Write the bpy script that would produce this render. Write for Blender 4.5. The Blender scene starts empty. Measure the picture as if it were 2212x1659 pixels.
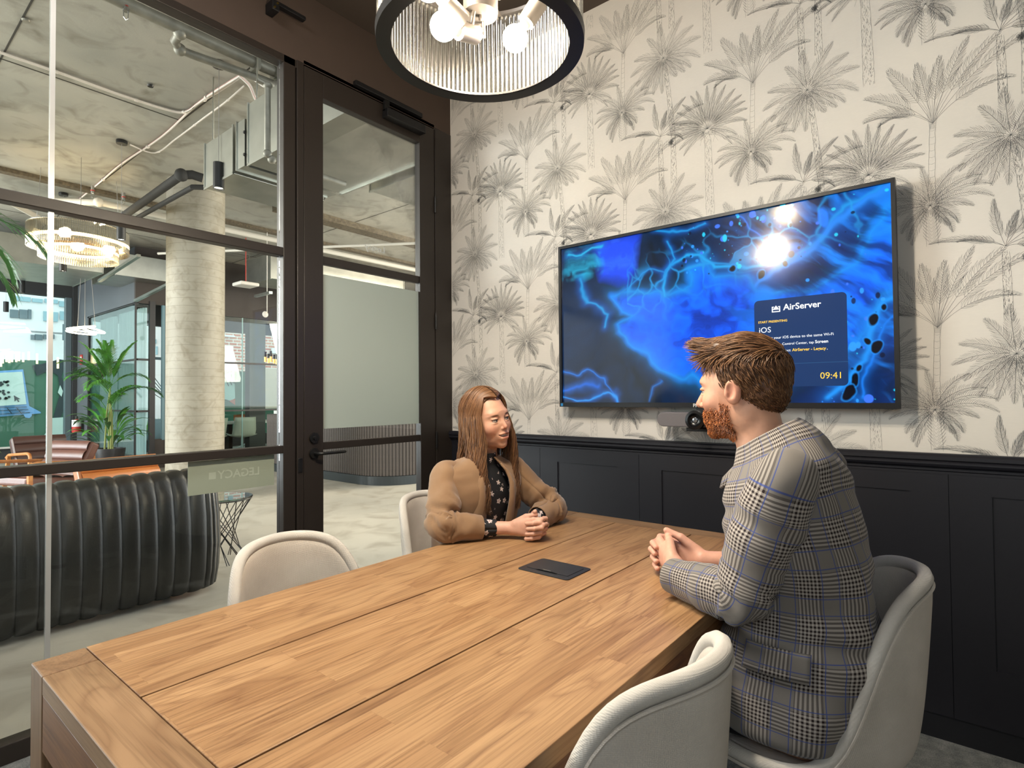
import bpy, bmesh, math, random
import numpy as np
from mathutils import Vector, Matrix
PI = math.pi
SC = bpy.context.scene
COL = SC.collection

# ------------------------------------------------------------------ camera
CAMROT = np.array([[0.63031344, 0.01115317, 0.77626064],
                   [-0.77629922, 0.01939729, 0.63006608],
                   [-0.00803012, -0.99974964, 0.02088457]])
EYE = 1.25
cam = bpy.data.cameras.new('camera'); camo = bpy.data.objects.new('camera', cam); COL.objects.link(camo)
cam.sensor_width = 36; cam.lens = 36 * 1218 / 2212; cam.clip_start = .05; cam.clip_end = 300
M = Matrix.Identity(4)
for r in range(3):
    M[r][0] = CAMROT[r][0]; M[r][1] = -CAMROT[r][1]; M[r][2] = -CAMROT[r][2]
M[2][3] = EYE
camo.matrix_world = M
SC.camera = camo

# ------------------------------------------------------------------ world, lights, exposure
SC.view_settings.view_transform = 'Standard'; SC.view_settings.look = 'None'
SC.view_settings.gamma = 1; SC.view_settings.use_curve_mapping = False
SC.view_settings.exposure = 0.4
SC.cycles.use_denoising = True
SC.cycles.use_adaptive_sampling = True; SC.cycles.adaptive_threshold = 0.02
SC.cycles.max_bounces = 8; SC.cycles.diffuse_bounces = 3; SC.cycles.glossy_bounces = 4
SC.cycles.transmission_bounces = 6; SC.cycles.transparent_max_bounces = 24
SC.cycles.caustics_reflective = False; SC.cycles.caustics_refractive = False
SC.cycles.sample_clamp_indirect = 4
w = bpy.data.worlds.new('world'); SC.world = w; w.use_nodes = True
bg = w.node_tree.nodes['Background']; bg.inputs[0].default_value = (.92, .97, 1.0, 1); bg.inputs[1].default_value = 2.3

def area(name, loc, aim, sx, sy, power, color):
    l = bpy.data.lights.new(name, 'AREA'); l.shape = 'RECTANGLE'; l.size = sx; l.size_y = sy
    l.energy = power; l.color = color
    o = bpy.data.objects.new(name, l); COL.objects.link(o); o.location = loc
    o.rotation_euler = (Vector(aim) - Vector(loc)).to_track_quat('-Z', 'Y').to_euler()
    return o
area('room_ceiling_fill', (.05, 1.6, 3.26), (.35, 1.65, 0), .5, 1.2, 50, (1.0, .96, .90))  # added fill under the ceiling, placed out of view; no fixture modelled
area('room_camera_fill', (-1.05, -.40, 1.9), (1.5, .4, .7), 1.1, 1.3, 14, (.84, .93, 1.0))  # added fill behind the camera; there is no window in this wall
area('lobby_daylight_fill', (-4.6, 11.4, 2.0), (4, 8.8, 1.2), 5.2, 3.2, 640, (.88, .95, 1.0))  # added lamp inside the lobby, stands in for daylight from its unseen side
area('lobby_right_fill', (11.2, 3.8, 3.0), (5.6, 6.6, .6), 2.2, 2.2, 620, (1.0, .86, .68))  # added warm fill out of sight on the right, not a bar fitting
area('lobby_floor_fill', (4.35, 3.9, 3.8), (3.7, 5.2, 0), .8, .8, 85, (1.0, .88, .72))  # added overhead fill hidden by the door stile, brightens the lobby floor
area('lobby_left_fill', (-2.4, 8.6, 3.4), (1.6, 5.8, 1.2), 2.4, 2.4, 360, (1.0, .92, .80))  # added warm fill left of the view; no track fitting there

# ------------------------------------------------------------------ helpers
def P(px, py, d):
    """the point d metres into the scene behind a spot of the view"""
    v = CAMROT @ np.array([(px - 1106) / 1218, (py - 829.5) / 1218, 1.0]) * d
    return Vector((v[0], v[1], v[2] + EYE))
def onP(px, py, ax, val):
    d = CAMROT @ np.array([px - 1106, py - 829.5, 1218.])
    o = (0, 0, EYE)[ax]
    d = d * ((val - o) / d[ax])
    return Vector((d[0], d[1], d[2] + EYE))

def lin(h):
    if isinstance(h, str):
        h = h.lstrip('#'); v = [int(h[i:i + 2], 16) / 255 for i in (0, 2, 4)]
    else: v = list(h)
    return tuple((x / 12.92 if x <= .04045 else ((x + .055) / 1.055) ** 2.4) for x in v) + (1.0,)

MATS = {}
def mat(name, color='#808080', rough=.5, metal=0., vary=0., vscale=8., bump=0., bscale=60., emit=None, estr=0., spec=.5,
        color2=None, coord='Object', stretch=(1, 1, 1), detail=4., sheen=0., coat=0.):
    if name in MATS: return MATS[name]
    m = bpy.data.materials.new(name); m.use_nodes = True; nt = m.node_tree; N = nt.nodes; L = nt.links
    b = N['Principled BSDF']
    b.inputs['Base Color'].default_value = lin(color); b.inputs['Roughness'].default_value = rough
    b.inputs['Metallic'].default_value = metal; b.inputs['Specular IOR Level'].default_value = spec
    if sheen: b.inputs['Sheen Weight'].default_value = sheen
    if coat: b.inputs['Coat Weight'].default_value = coat
    tc = N.new('ShaderNodeTexCoord'); mp = N.new('ShaderNodeMapping'); mp.inputs['Scale'].default_value = stretch
    L.new(tc.outputs[coord], mp.inputs[0])
    if vary or color2:
        n = N.new('ShaderNodeTexNoise'); n.inputs['Scale'].default_value = vscale; n.inputs['Detail'].default_value = detail
        L.new(mp.outputs[0], n.inputs['Vector'])
        r = N.new('ShaderNodeValToRGB'); r.color_ramp.elements[0].position = .3; r.color_ramp.elements[1].position = .7
        c1 = lin(color)
        c2 = lin(color2) if color2 else tuple(min(1, x * (1 + vary)) for x in c1[:3]) + (1,)
        c0 = c1 if color2 else tuple(x * (1 - vary) for x in c1[:3]) + (1,)
        r.color_ramp.elements[0].color = c0; r.color_ramp.elements[1].color = c2
        L.new(n.outputs[0], r.inputs[0]); L.new(r.outputs[0], b.inputs['Base Color'])
    else:   # faint procedural wear in the gloss
        n = N.new('ShaderNodeTexNoise'); n.inputs['Scale'].default_value = 14; L.new(mp.outputs[0], n.inputs['Vector'])
        r = N.new('ShaderNodeMapRange'); r.inputs['To Min'].default_value = max(0, rough - .04); r.inputs['To Max'].default_value = min(1, rough + .04)
        L.new(n.outputs[0], r.inputs[0]); L.new(r.outputs[0], b.inputs['Roughness'])
    if bump:
        n2 = N.new('ShaderNodeTexNoise'); n2.inputs['Scale'].default_value = bscale; n2.inputs['Detail'].default_value = 5
        L.new(mp.outputs[0], n2.inputs['Vector'])
        bp = N.new('ShaderNodeBump'); bp.inputs['Strength'].default_value = bump; bp.inputs['Distance'].default_value = .01
        L.new(n2.outputs[0], bp.inputs['Height']); L.new(bp.outputs[0], b.inputs['Normal'])
    if emit:
        b.inputs['Emission Color'].default_value = lin(emit); b.inputs['Emission Strength'].default_value = estr
    MATS[name] = m
    return m

def glass_mat(name, tint='#ffffff', refl=.5, rough=0.0, base=.0):
    """thin architectural glass: clear transmission plus a Fresnel reflection"""
    m = bpy.data.materials.new(name); m.use_nodes = True; nt = m.node_tree; N = nt.nodes; L = nt.links
    N.remove(N['Principled BSDF']); out = N['Material Output']
    t = N.new('ShaderNodeBsdfTransparent'); t.inputs[0].default_value = lin(tint)
    g = N.new('ShaderNodeBsdfGlossy'); g.inputs['Roughness'].default_value = rough
    f = N.new('ShaderNodeFresnel'); f.inputs[0].default_value = 1.45
    mm = N.new('ShaderNodeMath'); mm.operation = 'MULTIPLY_ADD'; mm.inputs[1].default_value = refl; mm.inputs[2].default_value = base
    mx = N.new('ShaderNodeMixShader')
    L.new(f.outputs[0], mm.inputs[0]); L.new(mm.outputs[0], mx.inputs[0]); L.new(t.outputs[0], mx.inputs[1]); L.new(g.outputs[0], mx.inputs[2])
    L.new(mx.outputs[0], out.inputs[0]); MATS[name] = m
    return m

class MB:
    """collects shapes into one mesh"""
    def __init__(s): s.v = []; s.f = []; s.uv = None
    def add(s, vs, fs):
        o = len(s.v); s.v += [tuple(map(float, v)) for v in vs]; s.f += [tuple(i + o for i in f) for f in fs]; return s
    def box(s, x0, x1, y0, y1, z0, z1):
        vs = [(x, y, z) for x in (x0, x1) for y in (y0, y1) for z in (z0, z1)]
        return s.add(vs, [(0, 1, 3, 2), (4, 6, 7, 5), (0, 4, 5, 1), (2, 3, 7, 6), (0, 2, 6, 4), (1, 5, 7, 3)])
    def obox(s, c, ax, ay, az, hx, hy, hz):
        c = Vector(c); ax, ay, az = Vector(ax).normalized(), Vector(ay).normalized(), Vector(az).normalized()
        vs = [c + ax * i * hx + ay * j * hy + az * k * hz for i in (-1, 1) for j in (-1, 1) for k in (-1, 1)]
        return s.add(vs, [(0, 1, 3, 2), (4, 6, 7, 5), (0, 4, 5, 1), (2, 3, 7, 6), (0, 2, 6, 4), (1, 5, 7, 3)])
    def bar(s, a, b, w, h, up=(0, 0, 1)):
        a, b = Vector(a), Vector(b); d = (b - a); up = Vector(up)
        if abs(d.normalized().dot(up)) > .98: up = Vector((1, 0, 0))
        sd = d.cross(up).normalized(); u2 = sd.cross(d).normalized()
        return s.obox((a + b) / 2, d, sd, u2, d.length / 2, w / 2, h / 2)
    def tube(s, pts, r, n=8, caps=True, closed=False):
        pts = [Vector(p) for p in pts]; m = len(pts)
        rs = r if isinstance(r, (list, tuple, np.ndarray)) else [r] * m
        vs = []; prev = None
        for i, p in enumerate(pts):
            a = pts[(i - 1) % m] if (closed or i > 0) else p
            b = pts[(i + 1) % m] if (closed or i < m - 1) else p
            t = (b - a)
            t = t.normalized() if t.length > 1e-9 else Vector((0, 0, 1))
            if prev is None:
                q = Vector((0, 0, 1)) if abs(t.z) < .9 else Vector((1, 0, 0))
                u = t.cross(q).normalized()
            else:
                u = (prev - t * prev.dot(t))
                u = u.normalized() if u.length > 1e-6 else t.orthogonal().normalized()
            prev = u; w_ = t.cross(u)
            for k in range(n):
                a_ = 2 * PI * k / n
                vs.append(p + (u * math.cos(a_) + w_ * math.sin(a_)) * rs[i])
        fs = []
        for i in range(m if closed else m - 1):
            j = (i + 1) % m
            for k in range(n):
                k2 = (k + 1) % n
                fs.append((i * n + k, i * n + k2, j * n + k2, j * n + k))
        if caps and not closed:
            fs.append(tuple(range(n))[::-1]); fs.append(tuple((m - 1) * n + k for k in range(n)))
        return s.add(vs, fs)
    def cyl(s, a, b, r, n=16, r2=None): return s.tube([a, b], [r, r if r2 is None else r2], n)
    def lathe(s, prof, c=(0, 0, 0), n=24, axis='z', caps=True):
        vs = []; m = len(prof)
        for (r, z) in prof:
            for k in range(n):
                a = 2 * PI * k / n; x, y = r * math.cos(a), r * math.sin(a)
                v = (x, y, z) if axis == 'z' else ((z, x, y) if axis == 'x' else (x, z, y))
                vs.append((v[0] + c[0], v[1] + c[1], v[2] + c[2]))
        fs = [(i * n + k, i * n + (k + 1) % n, (i + 1) * n + (k + 1) % n, (i + 1) * n + k) for i in range(m - 1) for k in range(n)]
        if caps: fs.append(tuple(range(n))[::-1]); fs.append(tuple((m - 1) * n + k for k in range(n)))
        return s.add(vs, fs)
    def sph(s, c, r, n=12, m=8, sc=(1, 1, 1)):
        prof = []
        vs = []; fs = []
        for i in range(m + 1):
            t = PI * i / m
            for k in range(n):
                a = 2 * PI * k / n
                vs.append((c[0] + r * sc[0] * math.sin(t) * math.cos(a), c[1] + r * sc[1] * math.sin(t) * math.sin(a), c[2] + r * sc[2] * math.cos(t)))
        for i in range(m):
            for k in range(n):
                fs.append((i * n + k, (i + 1) * n + k, (i + 1) * n + (k + 1) % n, i * n + (k + 1) % n))
        return s.add(vs, fs)
    def prism(s, poly, org, ux, uy, n):
        """poly in plane (ux,uy) at org, extruded by vector n"""
        org, ux, uy, n = Vector(org), Vector(ux), Vector(uy), Vector(n)
        k = len(poly)
        vs = [org + ux * p[0] + uy * p[1] for p in poly]; vs += [v + n for v in vs]
        fs = [tuple(range(k))[::-1], tuple(range(k, 2 * k))] + [(i, (i + 1) % k, (i + 1) % k + k, i + k) for i in range(k)]
        return s.add(vs, fs)
    def grid(s, pts, nu, nv, wrap=False):
        """pts listed as nv rows of nu"""
        fs = []
        for j in range(nv - 1):
            for i in range(nu if wrap else nu - 1):
                i2 = (i + 1) % nu
                fs.append((j * nu + i, j * nu + i2, (j + 1) * nu + i2, (j + 1) * nu + i))
        return s.add(pts, fs)

def build(name, mb, m, parent=None, smooth=False, bevel=0, label=None, cat=None, group=None, kind=None, seg=2, fix=True, auto=True):
    me = bpy.data.meshes.new(name)
    org = Vector((0, 0, 0))
    p = parent
    while p is not None: org = org + Vector(p.location); p = p.parent
    vs = np.array(mb.v, dtype=np.float64).reshape(-1, 3) - np.array(org)
    me.from_pydata([tuple(v) for v in vs], [], mb.f)
    if fix:
        bm = bmesh.new(); bm.from_mesh(me); bmesh.ops.recalc_face_normals(bm, faces=bm.faces); bm.to_mesh(me); bm.free()
    if smooth: me.shade_smooth()
    if smooth and auto:
        try: me.set_sharp_from_angle(angle=math.radians(50))
        except Exception: pass
    me.materials.append(m)
    o = bpy.data.objects.new(name, me); COL.objects.link(o)
    if parent is not None: o.parent = parent
    if bevel:
        b = o.modifiers.new('bevel', 'BEVEL'); b.width = bevel; b.segments = seg; b.limit_method = 'ANGLE'; b.angle_limit = math.radians(40)
    tag(o, label, cat, group, kind)
    return o
def tag(o, label=None, cat=None, group=None, kind=None):
    if label: o['label'] = label
    if cat: o['category'] = cat
    if group: o['group'] = group
    if kind: o['kind'] = kind
    return o
def thing(name, label, cat, loc=(0, 0, 0), group=None, rz=0):
    o = bpy.data.objects.new(name, None); COL.objects.link(o); o.location = loc; o.rotation_euler = (0, 0, rz)
    o.empty_display_size = .05
    return tag(o, label, cat, group)
def dup(root, loc, rz=0, label=None, group=None):
    r = root.copy(); COL.objects.link(r); r.location = loc; r.rotation_euler = (0, 0, rz)
    if label: r['label'] = label
    if group: r['group'] = group
    for ch in list(root.children):
        c = ch.copy(); COL.objects.link(c); c.parent = r
        for g in list(ch.children):
            d = g.copy(); COL.objects.link(d); d.parent = c
    return r
def struct(name, mb, m, parent=None, **k):
    return build(name, mb, m, parent, kind=None if parent else 'structure', **k)
def text_mesh(s, size, font_bold=False, ext=.0004, align='LEFT', spacing=1.0):
    """the outline of a word, as points and faces lying in the x,y plane"""
    cu = bpy.data.curves.new('w', 'FONT'); cu.body = s; cu.size = size; cu.extrude = ext; cu.align_x = align; cu.resolution_u = 3
    cu.space_character = spacing
    if font_bold: cu.offset = size * .018
    o = bpy.data.objects.new('w', cu); COL.objects.link(o)
    dg = bpy.context.evaluated_depsgraph_get()
    me = bpy.data.meshes.new_from_object(o.evaluated_get(dg))
    vs = [tuple(v.co) for v in me.vertices]; fs = [tuple(p.vertices) for p in me.polygons]
    bpy.data.objects.remove(o); bpy.data.curves.remove(cu); bpy.data.meshes.remove(me)
    return vs, fs
def place_text(mb, s, size, org, ux, uy, **k):
    vs, fs = text_mesh(s, size, **k); org, ux, uy = Vector(org), Vector(ux), Vector(uy); n = ux.cross(uy)
    mb.add([org + ux * v[0] + uy * v[1] + n * v[2] for v in vs], fs)
def vnoise(p, seed=0):
    """smooth lattice noise, p (N,3) -> (N,) in -1..1"""
    p = np.asarray(p, dtype=np.float64); i = np.floor(p).astype(np.int64); f = p - i; u = f * f * (3 - 2 * f)
    def h(a, b, c):
        n = (a * 73856093) ^ (b * 19349663) ^ (c * 83492791) ^ (seed * 2654435761)
        n = (n ^ (n >> 13)) * 1274126177; n = n & 0x7fffffff
        return (n % 65521) / 32760.0 - 1
    r = 0
    for dx in (0, 1):
        for dy in (0, 1):
            for dz in (0, 1):
                w_ = (u[:, 0] if dx else 1 - u[:, 0]) * (u[:, 1] if dy else 1 - u[:, 1]) * (u[:, 2] if dz else 1 - u[:, 2])
                r = r + w_ * h(i[:, 0] + dx, i[:, 1] + dy, i[:, 2] + dz)
    return r
# ------------------------------------------------------------------ materials of the room
FRAME = mat('frame_paint', '#29231f', .42, bump=.02, bscale=300)
PLASTER = mat('brown_plaster', '#43362e', .75, vary=.06, vscale=5, bump=.03, bscale=180)
BLACK = mat('black_metal', '#141414', .38)
BLACKP = mat('black_plastic', '#101012', .45)
PANEL = mat('charcoal_paint', '#1b1b22', .45, vary=.05, vscale=3)
CHROME = mat('brushed_steel', '#b8b8b6', .25, 1.0)
WHITEP = mat('white_plastic', '#e8e8e4', .4)
GLASS = glass_mat('clear_glass', '#fafcfb', .55)
YA, XB = 2.585, 2.565

def carpet_mat():
    m = mat('carpet', '#d2d6d4', .95, color2='#9da3a3', vscale=26, detail=6, bump=.0); nt = m.node_tree; N = nt.nodes; L = nt.links
    b = N['Principled BSDF']; tc = N.new('ShaderNodeTexCoord')
    wv = N.new('ShaderNodeTexWave'); wv.inputs['Scale'].default_value = 55; wv.inputs['Distortion'].default_value = 2.0; wv.inputs['Detail Scale'].default_value = 30
    wv.bands_direction = 'DIAGONAL'; L.new(tc.outputs['Object'], wv.inputs[0])
    n = N.new('ShaderNodeTexNoise'); n.inputs['Scale'].default_value = 240; L.new(tc.outputs['Object'], n.inputs[0])
    mt = N.new('ShaderNodeMath'); mt.operation = 'ADD'; L.new(wv.outputs[0 + 1], mt.inputs[0]); L.new(n.outputs[0], mt.inputs[1])
    bp = N.new('ShaderNodeBump'); bp.inputs['Strength'].default_value = .9; bp.inputs['Distance'].default_value = .006
    L.new(mt.outputs[0], bp.inputs['Height']); L.new(bp.outputs[0], b.inputs['Normal'])
    cr = [x for x in N if x.type == 'VALTORGB'][0]
    mx = N.new('ShaderNodeMix'); mx.data_type = 'RGBA'; mx.blend_type = 'MULTIPLY'; mx.inputs[0].default_value = .55
    cc = N.new('ShaderNodeValToRGB'); cc.color_ramp.elements[0].position = .35; cc.color_ramp.elements[0].color = (.25, .26, .27, 1); cc.color_ramp.elements[1].position = .75
    L.new(n.outputs[0], cc.inputs[0]); L.new(cr.outputs[0], mx.inputs[6]); L.new(cc.outputs[0], mx.inputs[7]); L.new(mx.outputs[2], b.inputs['Base Color'])
    return m
def concrete_mat(name, c1, c2, c3, scale, rough, line=None, zstretch=1):
    m = mat(name, c1, rough, color2=c2, vscale=scale, detail=8, bump=.08, bscale=90); nt = m.node_tree; N = nt.nodes; L = nt.links
    b = N['Principled BSDF']; cr = [x for x in N if x.type == 'VALTORGB'][0]; tc = N.new('ShaderNodeTexCoord')
    n = N.new('ShaderNodeTexNoise'); n.inputs['Scale'].default_value = scale * 3.7; n.inputs['Detail'].default_value = 9; n.inputs['Distortion'].default_value = 1.2
    L.new(tc.outputs['Object'], n.inputs[0])
    r = N.new('ShaderNodeMapRange'); r.inputs[1].default_value = .48; r.inputs[2].default_value = .72; L.new(n.outputs[0], r.inputs[0])
    mx = N.new('ShaderNodeMix'); mx.data_type = 'RGBA'; mx.inputs[7].default_value = lin(c3)
    mm = N.new('ShaderNodeMath'); mm.operation = 'MULTIPLY'; mm.inputs[1].default_value = .6; L.new(r.outputs[0], mm.inputs[0])
    L.new(mm.outputs[0], mx.inputs[0]); L.new(cr.outputs[0], mx.inputs[6]); L.new(mx.outputs[2], b.inputs['Base Color'])
    return m
CARPET = carpet_mat()
CONC = concrete_mat('polished_concrete', '#c6c0b3', '#a9a59b', '#8a8072', .8, .33)
SOFFIT = concrete_mat('raw_concrete', '#bdb8ab', '#8f8f87', '#5e584a', .8, .55)

# ------------------------------------------------------------------ room shell
struct('floor', MB().box(-1.2, 2.6, -1.2, YA + .02, -.12, 0), CARPET)
struct('floor_lobby', MB().box(-9, 16.5, YA + .02, 20, -.12, -.002), CONC)
struct('ceiling', MB().box(-1.2, 2.7, -1.2, YA + .02, 3.3, 3.4), mat('dark_ceiling', '#4a4038', .8))
struct('wall_head', MB().box(-1.2, 2.7, YA + .0, YA + .08, 2.937, 3.3), PLASTER)
struct('wall_front', MB().box(-1.2, 2.7, -1.3, -1.2, 0, 3.3), mat('room_wall_paint', '#7c776d', .8))
struct('wall_left', MB().box(-1.3, -1.2, -1.3, YA + .08, 0, 3.3), mat('room_wall_paint', '#7c776d', .8))

# wallpapered wall with printed palms
WP = mat('wallpaper', '#dfdad2', .7, vary=.012, vscale=40, bump=.015, bscale=400, stretch=(1, 1, 8))
wall = struct('wall_right', MB().box(XB + .005, XB + .12, -1.2, YA + .08, 0, 3.3), WP)
INK = mat('ink', '#5c6063', .75)
class Ink:
    def __init__(s, seed): s.v = []; s.f = []; s.rng = random.Random(seed)
    def line(s, pts, w):
        n = len(pts)
        for i, (a, b) in enumerate(pts):
            p = pts[max(0, i - 1)]; q = pts[min(n - 1, i + 1)]
            dx, dy = q[0] - p[0], q[1] - p[1]; l = math.hypot(dx, dy) or 1
            ww = w * .52 * (.55 if i in (0, n - 1) else 1) / 2
            s.v += [(a - dy / l * ww, b + dx / l * ww), (a + dy / l * ww, b - dx / l * ww)]
        o = len(s.v) - 2 * n
        s.f += [(o + 2 * i, o + 2 * i + 1, o + 2 * i + 3, o + 2 * i + 2) for i in range(n - 1)]
    def frond(s, x, y, ang, L, curl, leaf, nl, w=.0011, fold=55, outline=False, gap=0.08, droop=0.0):
        """a feather frond: rachis that bends by `curl`, leaflets on both sides"""
        g = s.rng; pts = [(x, y)]; a = ang; K = 14; tang = [ang]
        for i in range(K):
            a += curl / K * (.5 + i / K); x += math.cos(a) * L / K; y += math.sin(a) * L / K; pts.append((x, y)); tang.append(a)
        s.line(pts, w * 1.5)
        for j in range(nl):
            t = gap + (1 - gap) * (j + .5) / nl; k = min(K - 1, int(t * K)); fr = t * K - k
            px = pts[k][0] * (1 - fr) + pts[k + 1][0] * fr; py = pts[k][1] * (1 - fr) + pts[k + 1][1] * fr; ta = tang[k]
            env = math.sin(PI * min(1, t * .82 + .17)) ** .6
            for sd in (-1, 1):
                al = ta + sd * math.radians(fold * (1 - .45 * t)) + g.uniform(-.07, .07)
                ll = leaf * env * g.uniform(.8, 1.1)
                m_ = (px + math.cos(al) * ll * .5, py + math.sin(al) * ll * .5)
                al2 = al - sd * .35; al2 += droop * (1 if math.cos(al2) > 0 else -1) * -1
                e = (m_[0] + math.cos(al2) * ll * .5, m_[1] + math.sin(al2) * ll * .5)
                s.line([(px, py), m_, e], w)
                if outline:
                    nx, ny = -math.sin(al), math.cos(al)
                    s.line([(px, py), (m_[0] + nx * ll * .11, m_[1] + ny * ll * .11), e], w)
                elif g.random() < .35:
                    s.line([(px, py), (m_[0] * .6 + px * .4 + .0012, m_[1] * .6 + py * .4)], w * 1.5)
    def trunk(s, x0, y0, x1, y1, wd, kind, w=.0011):
        g = s.rng; n = int(math.hypot(x1 - x0, y1 - y0) / .012); L = []; R = []
        for i in range(n + 1):
            t = i / n; x = x0 + (x1 - x0) * (t ** .75); y = y0 + (y1 - y0) * t; ww = wd * (1 + .3 * t) / 2 + g.uniform(-.001, .001)
            L.append((x - ww, y)); R.append((x + ww, y))
        s.line(L, w); s.line(R, w)
        for i in range(n):
            if kind == 'ring':
                if i % 2 == 0: s.line([L[i], ((L[i][0] + R[i][0]) / 2, L[i][1] - .003), R[i]], w)
            elif kind == 'bark':
                for q in range(7):
                    x = g.uniform(L[i][0], R[i][0]); y = L[i][1] + g.uniform(-.006, .006)
                    s.line([(x, y), (x + g.uniform(-.002, .002), y - g.uniform(.004, .012))], w * g.uniform(1, 2.2))
            else:
                for sd in (-1, 1):
                    c = (L[i][0] + R[i][0]) / 2
                    s.line([(c, L[i][1]), (c + sd * wd * .7, L[i][1] + .016), (c + sd * wd * .95, L[i][1] + .030)], w)
                    s.line([(c + sd * .004, L[i][1] - .006), (c + sd * wd * .95, L[i][1] + .030)], w)
def palm_tile(seed):
    k = Ink(seed); g = k.rng; R = math.radians
    # star palm  (u right, v up)
    x, y = 0, 0
    for a, L, c in ((97, .17, -.1), (118, .15, .2), (68, .19, -.35), (45, .18, -.5), (22, .19, -.55), (2, .20, -.9), (-18, .17, -.7), (-40, .15, -.2), (-62, .13, .1),
                    (-93, .17, 0), (-112, .17, .15), (-130, .18, .25), (150, .16, .6), (172, .18, .75), (195, .17, .7), (-143, .17, .35)):
        k.frond(x, y, R(a), L, c, .034, 30, fold=62)
    k.trunk(x + .005, y - .03, x + .045, y - .40, .018, 'bark'); k.trunk(x + .045, y - .40, x + .045, y - .62, .022, 'bark')
    for _ in range(9): k.line([(x + .010 * math.cos(t) + _ % 3 * .012 - .012, y - .01 + .008 * math.sin(t) - _ // 3 * .008) for t in np.linspace(0, 2 * PI, 7)], .0007)
    # fan palm with ringed trunk
    x, y = -.213, .105
    for a, L, c, lf in ((60, .33, -.35, .05), (72, .30, -.2, .05), (84, .24, -.05, .05), (100, .24, .05, .055), (117, .28, .15, .06), (50, .36, -.45, .05), (132, .27, .5, .05), (140, .24, .9, .045), (128, .20, 1.4, .036), (44, .26, -.9, .04)):
        k.frond(x, y, R(a * .85 + 14), L, c * 1.3, lf * 1.1, 17, w=.0009, fold=46, outline=True, gap=.34)
    for q in range(-4, 5): k.line([(x + q * .0022, y - .02), (x + q * .004, y + .05), (x + q * .012, y + .11)], .0010)
    k.trunk(x, y, x - .008, y - .28, .016, 'ring')
    # date palm
    x, y = -.416, -.035
    for a in range(12, 178, 11):
        k.frond(x, y, R(a + g.uniform(-3, 3)), .20 * (1 - .12 * abs(a - 90) / 90), (-.5 if a < 90 else .5) * abs(a - 90) / 60, .030, 30, fold=48, gap=.15)
    for a in (-12, -28, 190, 205): k.frond(x, y, R(a), .15, -.6 if a < 90 else .6, .026, 22, fold=50)
    for q in range(26): k.line([(x + g.uniform(-.04, .04), y - g.uniform(0, .02)), (x + g.uniform(-.05, .05), y - g.uniform(.03, .07))], .0014)
    k.trunk(x, y - .05, x + .008, y - .40, .030, 'bark')
    # arching palm with scaly trunk
    x, y = -.226, -.195
    for a, L, c in ((95, .15, .2), (75, .17, -.9), (60, .18, -1.3), (45, .19, -1.3), (28, .19, -1.2), (115, .15, .9), (135, .16, 1.2), (155, .17, 1.2), (172, .15, .9), (8, .13, -.8), (-15, .12, -1.2), (-40, .13, -.8), (200, .13, 1.0), (220, .14, .8), (235, .15, .5), (-60, .10, .2)):
        k.frond(x, y, R(a), L, c, .026, 30, fold=64)
    k.trunk(x, y - .02, x + .004, y - .15, .028, 'scale')
    # small palm with one upright plume
    x, y = -.021, -.380
    for a, L, c, lf in ((108, .17, -.35, .034), (150, .22, .75, .030), (142, .14, .9, .024), (62, .20, -.5, .034), (45, .24, -.9, .034), (30, .20, -1.2, .03), (78, .12, -.2, .03), (8, .13, -1.2, .024)):
        k.frond(x, y, R(a), L, c, lf, 30, fold=46, gap=.22)
    for _ in range(22): k.line([(x + .04 + .004 * math.cos(t) + g.uniform(0, .03), y - .03 - g.uniform(0, .03) + .004 * math.sin(t)) for t in np.linspace(0, 2 * PI, 6)], .0009)
    k.trunk(x, y - .02, x + .004, y - .26, .020, 'bark')
    return np.array(k.v), k.f
tv_, tf_ = palm_tile(4)
pb = MB(); vs_all = []; fs_all = []; off = 0
for kk in range(-5, 5):
    for mm_ in range(-2, 3):
        y0 = .499 - .625 * kk; z0 = 2.507 - .3755 * kk + .751 * mm_ + .375 * 2 * (kk // 2)
        Y = y0 - tv_[:, 0]; Z = z0 + tv_[:, 1]
        if Y.min() > 2.6 or Y.max() < -.9 or Z.min() > 3.25 or Z.max() < 1.02: continue
        Yc = np.clip(Y, -1.15, 2.578); Zc = np.clip(Z, 1.0, 3.28)
        F = np.array(tf_); ok = (Yc[F] == Y[F]).all(1) & (Zc[F] == Z[F]).all(1); F = F[ok]
        used = np.unique(F); rm = -np.ones(len(Y), int); rm[used] = np.arange(len(used))
        vs_all.append(np.stack([np.full(len(used), XB + .0042), Y[used], Z[used]], 1)); fs_all.append(rm[F] + off); off += len(used)
V = np.concatenate(vs_all); Fq = np.concatenate(fs_all)
me = bpy.data.meshes.new('palm_print'); me.from_pydata(V.tolist(), [], Fq.tolist()); me.materials.append(INK)
pr = bpy.data.objects.new('palm_print', me); COL.objects.link(pr); pr.parent = wall; pr['kind'] = 'stuff'
pr['label'] = 'grey line drawing of palm trees printed on the wallpaper'

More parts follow.
